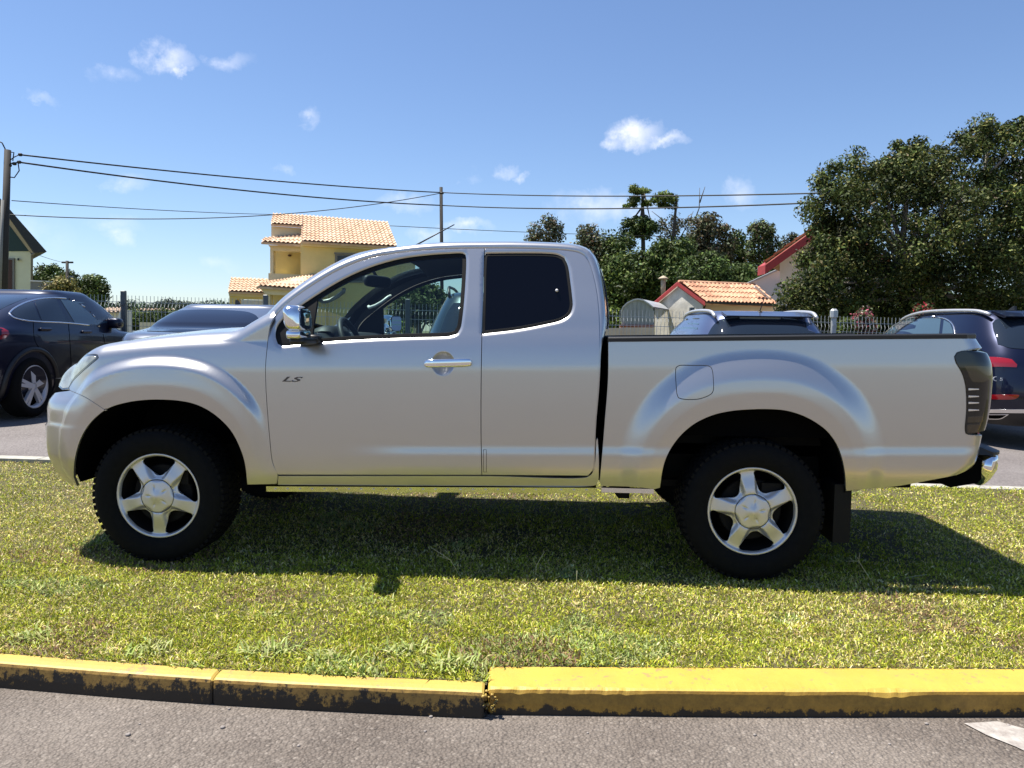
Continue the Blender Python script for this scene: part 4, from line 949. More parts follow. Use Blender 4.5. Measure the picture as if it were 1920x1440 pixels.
for a, b, sd_ in ((-6.2, -4.303, 1), (-4.30, -3.203, 2), (-3.20, -2.143, 3), (-2.14, -1.066, 4), (-1.0635, -.083, 5)): kerb(a, b, lb, lf, M['kerb_l'], sd_, .35)
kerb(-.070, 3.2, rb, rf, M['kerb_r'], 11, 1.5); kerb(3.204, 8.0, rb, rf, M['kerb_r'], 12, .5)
def lump(mb, c, r, seed, fl=.6):
    q = np.random.default_rng(seed); V = []; F = []; n, k = 7, 5
    for j in range(k):
        ph = -math.pi / 2 + math.pi * j / (k - 1)
        for i in range(n):
            a = 2 * math.pi * i / n; rr = r * (.75 + .4 * q.random()); V.append((c[0] + rr * math.cos(a) * math.cos(ph), c[1] + rr * math.sin(a) * math.cos(ph), c[2] + rr * fl * math.sin(ph)))
    for j in range(k - 1):
        for i in range(n): F.append((j * n + i, j * n + (i + 1) % n, (j + 1) * n + (i + 1) % n, (j + 1) * n + i))
    mb.add(V, F, True)
PEB = [(573, 1324, .008), (672, 1325, .007), (808, 1345, .008), (869, 1345, .006), (797, 1372, .006), (1737, 1358, .008), (1890, 1361, .009), (1102, 1375, .005), (262, 1358, .005), (1415, 1379, .006), (1560, 1413, .005), (430, 1330, .006), (240, 1379, .010), (418, 1365, .009), (1668, 1396, .006), (560, 1399, .006)]
# broken mortar lump at the joint
mb = MB()
for k in range(26):
    a = RNG.random(3); c = (-.088 + .05 * a[0], 2.63 + .03 * a[1] - .01, -.065 + .062 * a[2]); r_ = .006 + .009 * RNG.random()
    lump(mb, c, r_ * .75, 200 + k, .8)
tag(mb.build('mortar_crumble', M['kerb_l']), 'crumbled yellow mortar at the joint of the two kerbs', 'rubble', None)
# pale worn paint patch on the road
M['worn'] = mat('worn_road_paint', (.42, .39, .35), .85, noise=(22, .5, (.20, .17, .15)), bump=(80, .8, .004))
P = [on_z(x, y, ROAD_Z + .004) for x, y in ((1808, 1356), (1870, 1352), (1990, 1385), (1990, 1440), (1905, 1400), (1850, 1378))]
pm = mesh_np('road_marking', P, [tuple(range(6))], M['worn']); tag(pm, kind='structure')
M['stone'] = mat('pebble_stone', (.34, .30, .27), .8, noise=(40, .5))
PEBL = ['dark pebble close to the narrow kerb, left of the pale one', 'pale pebble close to the narrow kerb, left of the kerb joint', 'pebble below the dirtiest end of the narrow kerb', 'small pebble right of the pebble near the kerb end', 'small dark pebble in mid road below the kerb joint', 'pebble against the wide kerb near the worn paint patch', 'pale pebble lying beside the worn white paint patch', 'tiny pebble on the road below the start of the wide kerb', 'tiny pebble under the left stretch of narrow kerb', 'small pebble below the middle of the wide kerb', 'small pebble near the bottom edge, right of centre', 'small pebble below the middle of the narrow kerb', 'flat pebble at the left near the bottom edge', 'flat pebble left of centre, a hand below the kerb', 'small pebble left of the worn white paint patch', 'small pebble at the bottom edge left of centre']
for k, (a, b, r_) in enumerate(PEB):
    p = on_z(a, b, ROAD_Z); mb = MB(); lump(mb, (p[0], p[1], ROAD_Z + r_ * .3), r_, k); o = mb.build('pebble', M['stone'])
    tag(o, PEBL[k], 'pebble', 'loose pebbles on the road')

# ------------------------------------------------------------------ many small faces at once (blades, leaves)
def soup(name, V, nv, C, m, faces):
    """V (N,nv,3) vertices per item, faces = tuples of local indices, C (N,3) colour per item"""
    N = len(V); me = bpy.data.meshes.new(name); me.vertices.add(N * nv); me.vertices.foreach_set('co', V.reshape(-1).astype(np.float32))
    ll = sum(len(f) for f in faces); loc_ = np.concatenate([np.array(f) for f in faces]); L = (np.arange(N)[:, None] * nv + loc_[None]).reshape(-1)
    me.loops.add(N * ll); me.loops.foreach_set('vertex_index', L.astype(np.int32))
    st = []; k = 0
    for f in faces: st.append(k); k += len(f)
    LS_ = (np.arange(N)[:, None] * ll + np.array(st)[None]).reshape(-1); me.polygons.add(N * len(faces)); me.polygons.foreach_set('loop_start', LS_.astype(np.int32))
    me.update(calc_edges=True); me.validate()
    at_ = me.color_attributes.new('Col', 'FLOAT_COLOR', 'POINT'); cc = np.ones((N, nv, 4), np.float32); cc[..., :3] = C[:, None, :]; at_.data.foreach_set('color', cc.reshape(-1))
    me.materials.append(m); return me
def leaf_mat(name, transl=.35, rough=.6, spec=.3):
    m = mat(name, (.1, .1, .1), rough, spec=spec); n, l, b = nodes_of(m); a = n.new('ShaderNodeAttribute'); a.attribute_name = 'Col'; l.new(a.outputs['Color'], b.inputs['Base Color'])
    t = n.new('ShaderNodeBsdfTranslucent'); l.new(a.outputs['Color'], t.inputs[0]); mx_ = n.new('ShaderNodeMixShader'); mx_.inputs[0].default_value = transl
    l.new(b.outputs[0], mx_.inputs[1]); l.new(t.outputs[0], mx_.inputs[2]); l.new(mx_.outputs[0], n['Material Output'].inputs[0]); return m
M['blade'] = leaf_mat('grass_blade', .2, .65, .15); M['leaf'] = leaf_mat('leaf', .16, .6, .18)
def palette(N, cols, w, rng, j=.13):
    c = np.array(cols)[rng.choice(len(cols), N, p=np.array(w) / sum(w))]; return np.clip(c * (1 + j * rng.standard_normal((N, 1))) * (1 + .06 * rng.standard_normal((N, 3))), .003, 1)
# grass
def make_grass():
    r = np.random.default_rng(5); X = []; Y = []
    for y0, y1, den in ((2.55, 3.3, 27000), (3.3, 4.2, 17000), (4.2, 5.2, 9500), (5.2, 6.75, 6000)):
        w = .74 * y1 + .5; n = int(den * 2 * w * (y1 - y0)); X.append(r.uniform(-w, w, n)); Y.append(r.uniform(y0, y1, n))
    X = np.concatenate(X); Y = np.concatenate(Y)
    yb = np.where(X < -.075, smline(LB, X), yline(RBk, X)); edge = .012 * (val_noise(X, Y, 12, 4) - .6); k = (Y > yb + edge * 1.0) & (Y < far_y(X) - .012 + .03 * val_noise(X, Y, 7, 8)); X, Y = X[k], Y[k]; N = len(X)
    p1 = val_noise(X, Y, 1.1, 21); p2 = val_noise(X, Y, 3.3, 22); p3 = val_noise(X, Y, 9, 23); dry = np.clip(.70 * p1 + .40 * p2 + .35 * p3 - .22 + .16 * np.clip(-X * .4, -.3, 1) + .22 * (val_noise(X, Y, .5, 30) - .5), 0, 1)
    nearL = np.clip(1 - (Y - 2.9) / .6, 0, 1) * np.clip((X + 2) / 2, 0, 1) * np.clip((1.2 - X), 0, 1)
    tall = np.clip(nearL * 1.2 + (p2 - .72) * 2.2, 0, 1)
    L = (.012 + .014 * r.random(N) ** 1.5) * (1 + 1.1 * tall * r.random(N)); W = (.0014 + .0012 * r.random(N)) * (1 + .6 * tall) * (1 + .12 * (Y - 3).clip(0, 5))
    th = r.uniform(0, 2 * np.pi, N); lean = np.clip(r.normal(.95, .35, N), .1, 1.5); fac = r.uniform(0, np.pi, N)
    d = np.stack([np.cos(th) * np.sin(lean), np.sin(th) * np.sin(lean), np.cos(lean)], 1); sdv = np.stack([np.cos(fac), np.sin(fac), .35 * r.standard_normal(N)], 1)
    gzv = np.array([park_z(x) for x in X]) * (lambda t: t * t * (3 - 2 * t))(np.clip((Y - 5.2) / 1.8, 0, 1)); gzv = gzv + .011 * np.clip((Y - 2.95) / .45, 0, 1); base = np.stack([X, Y, gzv - .004 + .014 * r.random(N)], 1)
    mid = base + d * (L * .55)[:, None] + np.array([0, 0, 1]) * (L * .10)[:, None]; tip = base + d * L[:, None] * 1.0 - np.array([0, 0, 1]) * (L * .08)[:, None]; tip[:, 2] = np.maximum(tip[:, 2], gzv + .002)
    w = sdv * W[:, None]
    V = np.stack([base - w, base + w, mid + w * .85, mid - w * .85, tip], 1)
    green = palette(N, [(.30, .345, .024), (.41, .43, .038), (.19, .235, .020), (.52, .52, .075)], [3, 3, 2, 1.6], r); straw = palette(N, [(.72, .62, .26), (.60, .50, .17), (.80, .73, .38), (.34, .25, .10)], [3, 2, 1.6, 1.2], r)
    pale = palette(N, [(.38, .41, .16), (.28, .34, .09)], [1, 1], r)
    isd = r.random(N) < (.04 + .62 * dry ** 1.4); C = np.where(isd[:, None], straw, green); C = np.where(((tall > .35) & (r.random(N) < .7))[:, None], pale, C)
    bare = (val_noise(X, Y, 2.3, 41) * .6 + val_noise(X, Y, 6.5, 42) * .4); kb = r.random(N) > np.clip((bare - .64) * 5, 0, .6); V, C = V[kb], C[kb] * (.78 + .44 * val_noise(X, Y, 16, 43)[kb])[:, None]
    br = (val_noise(X, Y, 1.7, 44)[kb] > .72) & (r.random(kb.sum()) < .30); C[br] = palette(int(br.sum()), [(.34, .22, .13), (.26, .16, .09)], [1, 1], r)
    me = soup('grass', V, 5, C, M['blade'], [(0, 1, 2, 3), (3, 2, 4)]); o = bpy.data.objects.new('grass', me); link(o); tag(o, 'short mown patchy grass covering the strip under the pickup truck', 'grass', kind='stuff')
make_grass()
# taller seed stalks
STK = [((1003, 1088), (1006, 1060), (1021, 1034), [(1000, 1048)]), ((865, 1085), (845, 1050), (808, 1026), [(822, 1042)]), ((1685, 1090), (1700, 1083), (1738, 1077), [(1730, 1085)]), ((1640, 1100), (1610, 1052), (1592, 1052), [(1612, 1036)]), ((1081, 1112), (1081, 1090), (1082, 1070), [])]
M['stalk'] = mat('dry_stalk', (.42, .40, .22), .7)
for k, (b, m_, t, br) in enumerate(STK):
    g0 = on_z(*b, 0.0); mb = MB(); p1, p2 = at(*m_, g0[1]), at(*t, g0[1] - .01); mb.tube([g0, p1, p2], [.0022, .0018, .0012], 5)
    for q in br: mb.tube([p1, at(*q, g0[1])], [.0016, .001], 5)
    o = mb.build('grass_stalk', M['stalk']); tag(o, ['pale upright seed stalk in the shade edge below the cab', 'leaning thin seed stalk in the shadow left of the upright one', 'bent seed stalk right of the rear wheel in the shadow', 'forked seed stalk just behind the mud flap in the shade', 'short single grass stalk right of the upright seed stalk'][k], 'grass stalk', 'seed stalks in the lawn')
def tuft(px, py, n, L, label, seed):
    r = np.random.default_rng(seed); c = on_z(px, py, 0); N = n; th = r.uniform(0, 2 * np.pi, N); ln = r.uniform(.5, 1.35, N); Ls = L * r.uniform(.5, 1.1, N)
    d = np.stack([np.cos(th) * np.sin(ln), np.sin(th) * np.sin(ln), np.cos(ln)], 1); base = np.array(c)[None] + np.stack([.05 * r.standard_normal(N), .03 * r.standard_normal(N), 0 * th], 1)
    sdv = np.stack([-np.sin(th), np.cos(th), .2 * r.standard_normal(N)], 1) * (.0035 * r.uniform(.6, 1.2, N))[:, None]; mid = base + d * (Ls * .55)[:, None] + [0, 0, .006]; tip = base + d * Ls[:, None] - np.array([0, 0, 1]) * (Ls * .12)[:, None]; tip[:, 2] = np.maximum(tip[:, 2], .006)
    V = np.stack([base - sdv, base + sdv, mid + sdv, mid - sdv, tip], 1); C = palette(N, [(.38, .42, .15), (.28, .34, .08), (.46, .46, .20)], [2, 2, 1], r)
    me = soup('grass_tuft', V, 5, C, M['blade'], [(0, 1, 2, 3), (3, 2, 4)]); o = bpy.data.objects.new('grass_tuft', me); link(o); tag(o, label, 'grass tuft', 'coarse pale grass tufts')
for k, (a, b, n_, L_, lb_) in enumerate([(505, 1228, 90, .085, 'pale coarse grass tuft above the middle of the narrow kerb'), (700, 1110, 60, .05, 'small pale grass tuft just left of the mirror shadow'), (690, 1135, 70, .06, 'pale grass tuft below the mirror shadow'),
    (60, 1200, 90, .07, 'pale grass tuft at the far left near the kerb'), (270, 1225, 70, .07, 'pale grass tuft along the kerb left of the kerb joint'), (840, 1250, 110, .09, 'thick green grass tuft where the narrow kerb ends'), (620, 1240, 90, .08, 'green grass tuft right of the kerb joint'), (500, 1160, 60, .05, 'small pale grass tuft in the middle of the left lawn'), (760, 1225, 80, .08, 'green grass tuft left of the wide kerb corner')]):
    tuft(a, b, n_, L_, lb_, 40 + k)

# ------------------------------------------------------------------ generic car: stacked plan outlines, with panes, lamps, wheels
def invert_w(F, M4, pix, g0, n=18):
    """surface parameters whose world position falls on the given photograph points"""
    pix = np.asarray(pix, float); e = 1e-3; sr = (-.86, .86) if g0[0] <= 0 else (.2, 4.3)
    GS, GU = [q.ravel() for q in np.meshgrid(np.linspace(sr[0], sr[1], 90), np.linspace(.3, 1.6, 90))]
    A = np.array(M4)[:3, :3]; T = np.array(M4)[:3, 3]; pr = lambda a, b: W2P(F(a, b) @ A.T + T)
    GP = pr(GS, GU); kk = ((GP[None] - pix[:, None]) ** 2).sum(2).argmin(1); s, u = GS[kk].copy(), GU[kk].copy(); s_i, u_i = s.copy(), u.copy()
    for _ in range(n):
        r = pr(s, u) - pix; ds = (pr(s + e, u) - pix - r) / e; du = (pr(s, u + e) - pix - r) / e
        det = ds[:, 0] * du[:, 1] - ds[:, 1] * du[:, 0]; det = np.where(np.abs(det) < 50, 50 * np.sign(det + 1e-9), det)
        s -= np.clip((r[:, 0] * du[:, 1] - r[:, 1] * du[:, 0]) / det, -.25, .25); u -= np.clip((ds[:, 0] * r[:, 1] - ds[:, 1] * r[:, 0]) / det, -.15, .15)
        s = np.clip(s, s_i - .1, s_i + .1); u = np.clip(u, u_i - .05, u_i + .05)
    return np.stack([s, u], 1)
WHEEL_SRC = {}
def far_wheel(R_, spokes=5):
    if (R_, spokes) in WHEEL_SRC: return WHEEL_SRC[(R_, spokes)]
    V, F = lathe([(R_ * .70, .0), (R_ * .74, -.018), (R_ * .9, -.02), (R_ * .985, -.0), (R_, .03), (R_, .19), (R_ * .95, .22), (R_ * .7, .22)], 40); t = MB(); t.add(V, F, True)
    rm = MB(); V, F = lathe([(R_ * .62, .03), (R_ * .66, .0), (R_ * .71, -.012), (R_ * .72, .01), (R_ * .64, .06)], 40); rm.add(V, F, True)
    for k in range(spokes):
        a = 2 * math.pi * k / spokes + .35
        for off in (-.13, .13):
            b0, b1 = a + off * 1.4, a + off; P = []
            for (r, w_, y) in ((R_ * .12, .022, -.004), (R_ * .66, .020, .004)):
                b = b0 if r < .1 else a + off * .95
                c, s_ = math.cos(b), math.sin(b)
                for q, yy in ((-w_, y), (w_, y), (w_ * .8, y + .04), (-w_ * .8, y + .04)): P.append((r * c - q * s_, yy, r * s_ + q * c))
            rm.add(P, [(0, 1, 2, 3), (4, 7, 6, 5), (0, 4, 5, 1), (1, 5, 6, 2), (3, 2, 6, 7), (0, 3, 7, 4)])
    V, F = lathe([(0, .0), (R_ * .14, .005), (R_ * .19, .03)], 20); rm.add(V, F, True)
    dk = MB(); V, F = lathe([(0, .09), (R_ * .66, .09), (R_ * .70, .02)], 32); dk.add(V, F, True)
    e = bpy.data.objects.new('wheel', None); COL.objects.link(e)
    t.build('tyre', M['tyre'], e); rm.build('rim', M['alloy_far'], e); dk.build('brake_disc', M['gap'], e); WHEEL_SRC[(R_, spokes)] = e; e['used'] = 0; return e
def car(label, x, y, z, yaw, K, H, m, wheel_y, R_=.33, n=4.6, trim=None, group=None, cat='car', track=None, name='parked_car'):
    """K rows: (z, y_rear, y_front, half_width); local +y forward, rear bumper at y=0"""
    root = empty(name, (x, y, z), yaw, label, cat, group)
    M4 = Matrix.Translation((x, y, z)) @ Matrix.Rotation(yaw, 4, 'Z')
    zk = [k[0] for k in K]; yr, yf, hw = pchip(zk, [k[1] for k in K]), pchip(zk, [k[2] for k in K]), pchip(zk, [k[3] for k in K])
    cen = np.array([0, .5 * (K[0][1] + K[0][2]), .7])
    def Fr(s_, u_):   # rear: s = x, u = z
        s_, u_ = [np.asarray(q, float) for q in np.broadcast_arrays(s_, u_)]; a, b, w = yr(u_), yf(u_), hw(u_); L = (b - a) / 2
        return np.stack([s_, (a + b) / 2 - L * np.clip(1 - np.abs(np.clip(s_ / w, -.999, .999)) ** n, 0, 1) ** (1 / n), u_], -1)
    def Fs(sg):
        def f(s_, u_):
            s_, u_ = [np.asarray(q, float) for q in np.broadcast_arrays(s_, u_)]; a, b, w = yr(u_), yf(u_), hw(u_); L = (b - a) / 2
            return np.stack([sg * w * np.clip(1 - np.abs(np.clip((s_ - (a + b) / 2) / L, -.999, .999)) ** n, 0, 1) ** (1 / n), s_, u_], -1)
        return f
    zs = list(np.linspace(zk[0], zk[-1], 74)); na = 112; V = []; F = []
    ring_ = []
    for zz in zs: ring_.append((zz, 1.0, zz))
    top = zk[-1]
    for k in range(1, 9):
        p0 = math.radians(38); ph = p0 + k / 8 * (math.pi / 2 - p0); ring_.append((top, 1 - .16 * (math.cos(p0) - math.cos(ph)) / math.cos(p0), top + (H - top) * .86 * (math.sin(ph) - math.sin(p0)) / (1 - math.sin(p0))))
    for q in (.66, .4, .15): ring_.append((top, q, top + (H - top) * (1 - .14 * (q / .84) ** 2)))
    for zz, sc, zo in ring_:
        a, b, w = float(yr(zz)), float(yf(zz)), float(hw(zz)); L = (b - a) / 2; c = (a + b) / 2
        for k in range(na):
            t = 2 * math.pi * k / na; cc, s_ = math.cos(t), math.sin(t)
            V.append((w * sc * math.copysign(abs(cc) ** (2 / n), cc), c + L * (1 - min(1 - sc, .16) * (1.6 if sc > .8 else 1.6) - max(0, .84 - sc) * .88) * math.copysign(abs(s_) ** (2 / n), s_), zo))
    nr_ = len(ring_)
    for i in range(nr_ - 1):
        for k in range(na): F.append((i * na + k, i * na + (k + 1) % na, (i + 1) * na + (k + 1) % na, (i + 1) * na + k))
    F += [tuple(range(na))[::-1], tuple(range((nr_ - 1) * na, nr_ * na))]
    tw = track or (max(k[3] for k in K) - .02)
    body = mesh_np('body', V, F, [m, M['gap']], root, True)
    # cut the wheel arches
    for wy in wheel_y:
        for sg in (-1, 1):
            cb = MB(); Vc, Fc = lathe([(0, -.2), (R_ + .055, -.2), (R_ + .055, .30), (0, .30)], 36); cb.add([(sg * (tw - yy - .0), wy + xx, R_ + zz_) for xx, yy, zz_ in Vc], Fc); co = cb.build('cutter', M['gap'], root)
            md = body.modifiers.new('b', 'BOOLEAN'); md.operation = 'DIFFERENCE'; md.object = co; md.solver = 'EXACT'
            bpy.context.view_layer.update(); me = bpy.data.meshes.new_from_object(body.evaluated_get(bpy.context.evaluated_depsgraph_get()))
            body.modifiers.clear(); body.data = me; bpy.data.objects.remove(co)
    if True:
        for p_ in body.data.polygons: p_.use_smooth = len(p_.vertices) < 6 and p_.material_index == 0
    src = far_wheel(R_)
    for wy in wheel_y:
        for sg in (-1, 1):
            if src['used'] == 0: w = src; src['used'] = 1; kids = []
            else: w = src.copy(); COL.objects.link(w); kids = [k_ for k_ in src.children]
            w.parent = root; w.location = (sg * (tw - .005), wy, R_); w.rotation_euler = (0, 0, math.pi / 2 * sg)
            for k_ in kids: c = k_.copy(); COL.objects.link(c); c.parent = w
    out = lambda P: P - cen
    return root, body, Fr, Fs, M4, out
def pane(name, F, su, m, root, out, off=.004, step=.03, lip=.008): return panel(name, F, su, m, root, out, step=step, lip=lip, off=off)
def trimline(F, su, r, root, closed=True, m='trim_chrome', name='window_trim'):
    P = F(su[:, 0], su[:, 1]); c = np.array([0, 2, 1.0]); q = [tuple(p) for p in P] + ([tuple(P[0])] if closed else []); mb = MB(); mb.tube(q, r, 6, not closed); return mb.build(name, M[m], root)
mirx = lambda F: (lambda s_, u_: F(s_, u_) * np.array([-1, 1, 1]))
RZ = lambda Y: Y
def shark(root, p): mb = MB(); mb.prism([(p[1] - .09, p[2] - .01), (p[1] + .08, p[2] - .01), (p[1] - .05, p[2] + .055), (p[1] - .075, p[2] + .055)], p[0] - .015, p[0] + .015, 'yz'); return mb.build('roof_aerial', M['blackplastic'], root)

# 1 navy coupe-SUV on the left, seen from its right rear
g1 = park_z(-6.5)
K1 = [(.20, .25, 4.35, .80), (.30, .06, 4.65, .90), (.45, .0, 4.72, .935), (.70, .0, 4.73, .945), (.85, .02, 4.62, .945), (.95, .05, 4.30, .935), (1.00, .08, 3.9, .925), (1.04, .13, 3.55, .905), (1.08, .28, 3.42, .89), (1.20, .58, 3.42, .85), (1.32, .92, 3.25, .80), (1.44, 1.38, 3.0, .74), (1.51, 1.75, 2.78, .70)]
glc, b1, Fr1, Fs1, M1, o1 = car('dark navy coupe-shaped SUV with chrome window line, far left behind the pickup bonnet', -6.66, 8.27, g1, 0, K1, 1.575, M['navy'], (.95, 3.82), .365)
FR = Fs1(1); big = invert_w(FR, M1, smooth_chain([(17, 588), (24, 580.5), (49, 567), (78, 560), (108, 558.4), (130, 561), (152, 571), (172, 588), (190, 612), (120, 605), (54, 601.5), (26, 595)], 4, True), (2, 1.2))
trimline(FR, big, .012, glc); trimline(mirx(FR), big, .012, glc)
for px_, nm, mm in (([(22, 588), (30, 580), (49, 570), (62, 566), (74, 600.5), (54, 599.5), (30, 594)], 'quarter_glass', 'carglass'), ([(65, 565), (85, 561.5), (105, 561), (124, 602.5), (78, 600.5)], 'door_glass', 'carglass'), ([(113, 561), (130, 563.5), (150, 573), (170, 589), (186, 610.5), (140, 606), (138, 602)], 'door_glass', 'carglass_light')):
    q = invert_w(FR, M1, smooth_chain(px_, 3, True), (2, 1.2)); pane(nm, FR, q, M[mm], glc, o1); pane(nm, mirx(FR), q, M[mm], glc, o1)
for pl in ([(128, 603), (131, 640), (133, 690), (131, 700)], [(190, 614), (196, 640), (197, 668)], [(62, 601), (66, 640), (86, 668), (104, 690)]):
    q = invert_w(FR, M1, smooth_chain(pl, 6), (2, .8)); trimline(FR, q, .004, glc, False, 'gap', 'door_seam')
tl = invert_w(FR, M1, [(-8, 613), (6, 615.5), (15, 620), (17.5, 626), (10, 634), (-6, 638)], (.4, 1.0)); pane('tail_light', FR, tl, M['redlens'], glc, o1); pane('tail_light', mirx(FR), tl, M['redlens'], glc, o1)
for xx, F_ in ((1, FR), (-1, mirx(FR))):
    q = invert_w(FR, M1, [(206, 606)], (3, 1.1))[0]; p = F_(np.array([q[0]]), np.array([q[1]]))[0]; mb = MB(); mb.rbox((p[0] + xx * .07, p[1], p[2]), (.22, .16, .15), 0, .6); mb.rbox((p[0] + xx * .0, p[1], p[2] - .05), (.12, .08, .05), 0, .6); mb.build('side_mirror', M['navy'], glc)
for hx, hy in ((84, 617), (161, 622)):
    q = invert_w(FR, M1, [(hx, hy)], (2, .95))[0]
    for xx, F_ in ((1, FR), (-1, mirx(FR))): p = F_(np.array([q[0]]), np.array([q[1]]))[0]; mb = MB(); mb.box((p[0] + xx * .012, p[1], p[2]), (.04, .22, .035), 0, .012); mb.build('door_handle', M['navy'], glc)
for wy in (.95, 3.82):
    for sg in (-1, 1):
        arc = [(.365 + .085) * np.array([math.cos(t), math.sin(t)]) for t in np.linspace(-.35, math.pi + .35, 30)]; F_ = FR if sg > 0 else mirx(FR)
        P = [F_(np.array([wy + a[0]]), np.array([max(.22, .365 + a[1])]))[0] for a in arc]; mb = MB(); mb.tube([(p[0] + sg * .0, p[1], p[2]) for p in P], .032, 8); mb.build('wheel_arch_trim', M['blackplastic'], glc)
mb = MB(); mb.box((0, 2.35, .30), (1.905, 1.9, .12), 0, .03); mb.build('side_skirt', M['blackplastic'], glc)
rr_ = np.array([(x, z) for x, z in ((-.62, 1.16), (.62, 1.16), (.56, 1.44), (-.56, 1.44))]); pane('rear_window', Fr1, smooth_chain(rr_, .05, True, 30), M['carglass'], glc, o1)

# 2 grey saloon seen from behind
g2 = park_z(-4)
K2 = [(.22, .15, 4.35, .76), (.35, .03, 4.55, .86), (.55, .0, 4.62, .90), (.75, .02, 4.58, .905), (.90, .05, 4.2, .895), (1.0, .10, 3.7, .87), (1.06, .20, 3.35, .85), (1.10, .55, 3.25, .855), (1.13, .80, 3.17, .84), (1.20, .98, 3.05, .81), (1.30, 1.28, 2.85, .755), (1.40, 1.66, 2.60, .69)]
sed, b2, Fr2, Fs2, M2, o2 = car('grey saloon car seen from behind above the pickup bonnet, with a bluish rear window', -3.66, 8.35, g2, 0, K2, 1.455, M['grey'], (1.0, 3.7), .315)
GW2 = [(276, 621), (292, 606), (312, 593), (331, 584), (350, 582), (387, 581), (440, 583), (468, 586.5), (482, 594), (487, 604), (486, 618), (478, 626), (380, 624.5)]
q = invert_w(Fr2, M2, smooth_chain(GW2, 4, True), (0, 1.2)); pane('rear_window', Fr2, q, M['carglass_grey'], sed, o2, .006)
for sg in (-1, 1):
    F_ = Fs2(sg); sw = np.array([(1.35, 1.15), (1.5, 1.17), (1.9, 1.30), (2.3, 1.36), (2.7, 1.30), (2.95, 1.17), (2.9, 1.12), (2.0, 1.10)]); pane('side_glass', F_, smooth_chain(sw, .05, True), M['carglass'], sed, o2)
    w_ = np.array([(sg * a, b) for a, b in ((.50, .98), (.84, .97), (.865, .84), (.82, .80), (.50, .83))]); pane('tail_light', Fr2, w_, M['redlens'], sed, o2)
    mb = MB(); mb.rbox((sg * .96, 2.95, 1.06), (.17, .12, .13), 0, .6); mb.build('side_mirror', M['grey'], sed)
shark(sed, (0, 1.95, 1.455))
mb = MB(); mb.box((0, -.012, .83), (.52, .02, .12), 0, .008); mb.build('number_plate', M['white'], sed)

# 3 dark teal SUV seen through the cab window
K3 = [(.25, .12, 4.3, .80), (.40, .02, 4.5, .89), (.65, .0, 4.6, .93), (.90, .03, 4.5, .93), (1.02, .06, 4.0, .915), (1.08, .09, 3.6, .89), (1.15, .14, 3.35, .86), (1.30, .26, 3.1, .80), (1.48, .42, 2.8, .72), (1.60, .55, 2.55, .655)]
suv, b3, Fr3, Fs3, M3, o3 = car('dark teal SUV seen from behind through the pickup driver window', -.17, 8.45, park_z(0), 0, K3, 1.675, M['teal'], (.9, 3.6), .35)
q = np.array([(-.66, 1.13), (-.64, 1.22), (-.58, 1.42), (-.52, 1.52), (0, 1.545), (.52, 1.52), (.58, 1.42), (.64, 1.22), (.66, 1.13), (0, 1.10)]); pane('rear_window', Fr3, smooth_chain(q, .05, True), M['carglass'], suv, o3, .005)
for sg in (-1, 1):
    F_ = Fs3(sg); sw = np.array([(.75, 1.14), (.95, 1.40), (1.3, 1.50), (2.3, 1.50), (2.8, 1.36), (3.2, 1.14), (2, 1.10)]); pane('side_glass', F_, smooth_chain(sw, .06, True, 30), M['carglass_light'], suv, o3)
    mb = MB(); P = [(sg * .585, .72, 1.60), (sg * .60, .80, 1.70), (sg * .605, 1.2, 1.735), (sg * .60, 2.0, 1.735), (sg * .58, 2.35, 1.68), (sg * .575, 2.45, 1.62)]; mb.tube(smooth_chain(P, .08, False, 99), .018, 8); mb.build('roof_rail', M['blackplastic'], suv)
    pane('tail_light', Fr3, np.array([(sg * .62, 1.06), (sg * .86, 1.05), (sg * .885, .80), (sg * .80, .80), (sg * .74, .95)]), M['redlens'], suv, o3)
    mb = MB(); mb.rbox((sg * .99, 3.0, 1.10), (.18, .12, .16), 0, .6); mb.build('side_mirror', M['teal'], suv)
trimline(Fr3, smooth_chain(np.array([(-.67, 1.12), (0, 1.085), (.67, 1.12)]), .05, False), .010, suv, False)
q = np.array([(-.30, 1.03), (.30, 1.03), (.30, .92), (-.30, .92)]); pane('number_plate', Fr3, q, M['white'], suv, o3)

# 4 small blue-grey SUV over the load bed
K4 = [(.22, .12, 4.05, .78), (.38, .02, 4.2, .87), (.60, .0, 4.25, .905), (.85, .02, 4.2, .905), (.95, .04, 3.9, .89), (1.0, .07, 3.45, .87), (1.06, .11, 3.15, .84), (1.18, .19, 2.95, .79), (1.34, .33, 2.65, .715), (1.43, .43, 2.4, .655)]
ts, b4, Fr4, Fs4, M4_, o4 = car('blue-grey small SUV with silver roof rails, seen over the pickup load bed', 2.98, 8.6, park_z(3), 0, K4, 1.55, M['bluegrey'], (.8, 3.4), .335)
q = invert_w(Fr4, M4_, smooth_chain([(1328, 627), (1336, 613), (1349, 600.5), (1372, 595.4), (1418, 594), (1463.7, 595.4), (1496, 600), (1508, 607), (1519, 627), (1500, 646), (1425, 648), (1350, 646)], 4, True), (0, 1.2)); pane('rear_window', Fr4, q, M['carglass'], ts, o4, .006)
FL4 = Fs4(-1); cz = (2, 1.2)
for px_ in ([(1262, 630), (1269, 617), (1279, 603), (1288, 597), (1277, 630)], [(1281, 630), (1293, 596.5), (1310, 596.5), (1311, 604), (1303, 630)]):
    q = invert_w(FL4, M4_, smooth_chain(px_, 3, True, 30), cz); pane('side_glass', FL4, q, M['carglass_light'], ts, o4); pane('side_glass', mirx(FL4), q, M['carglass_light'], ts, o4)
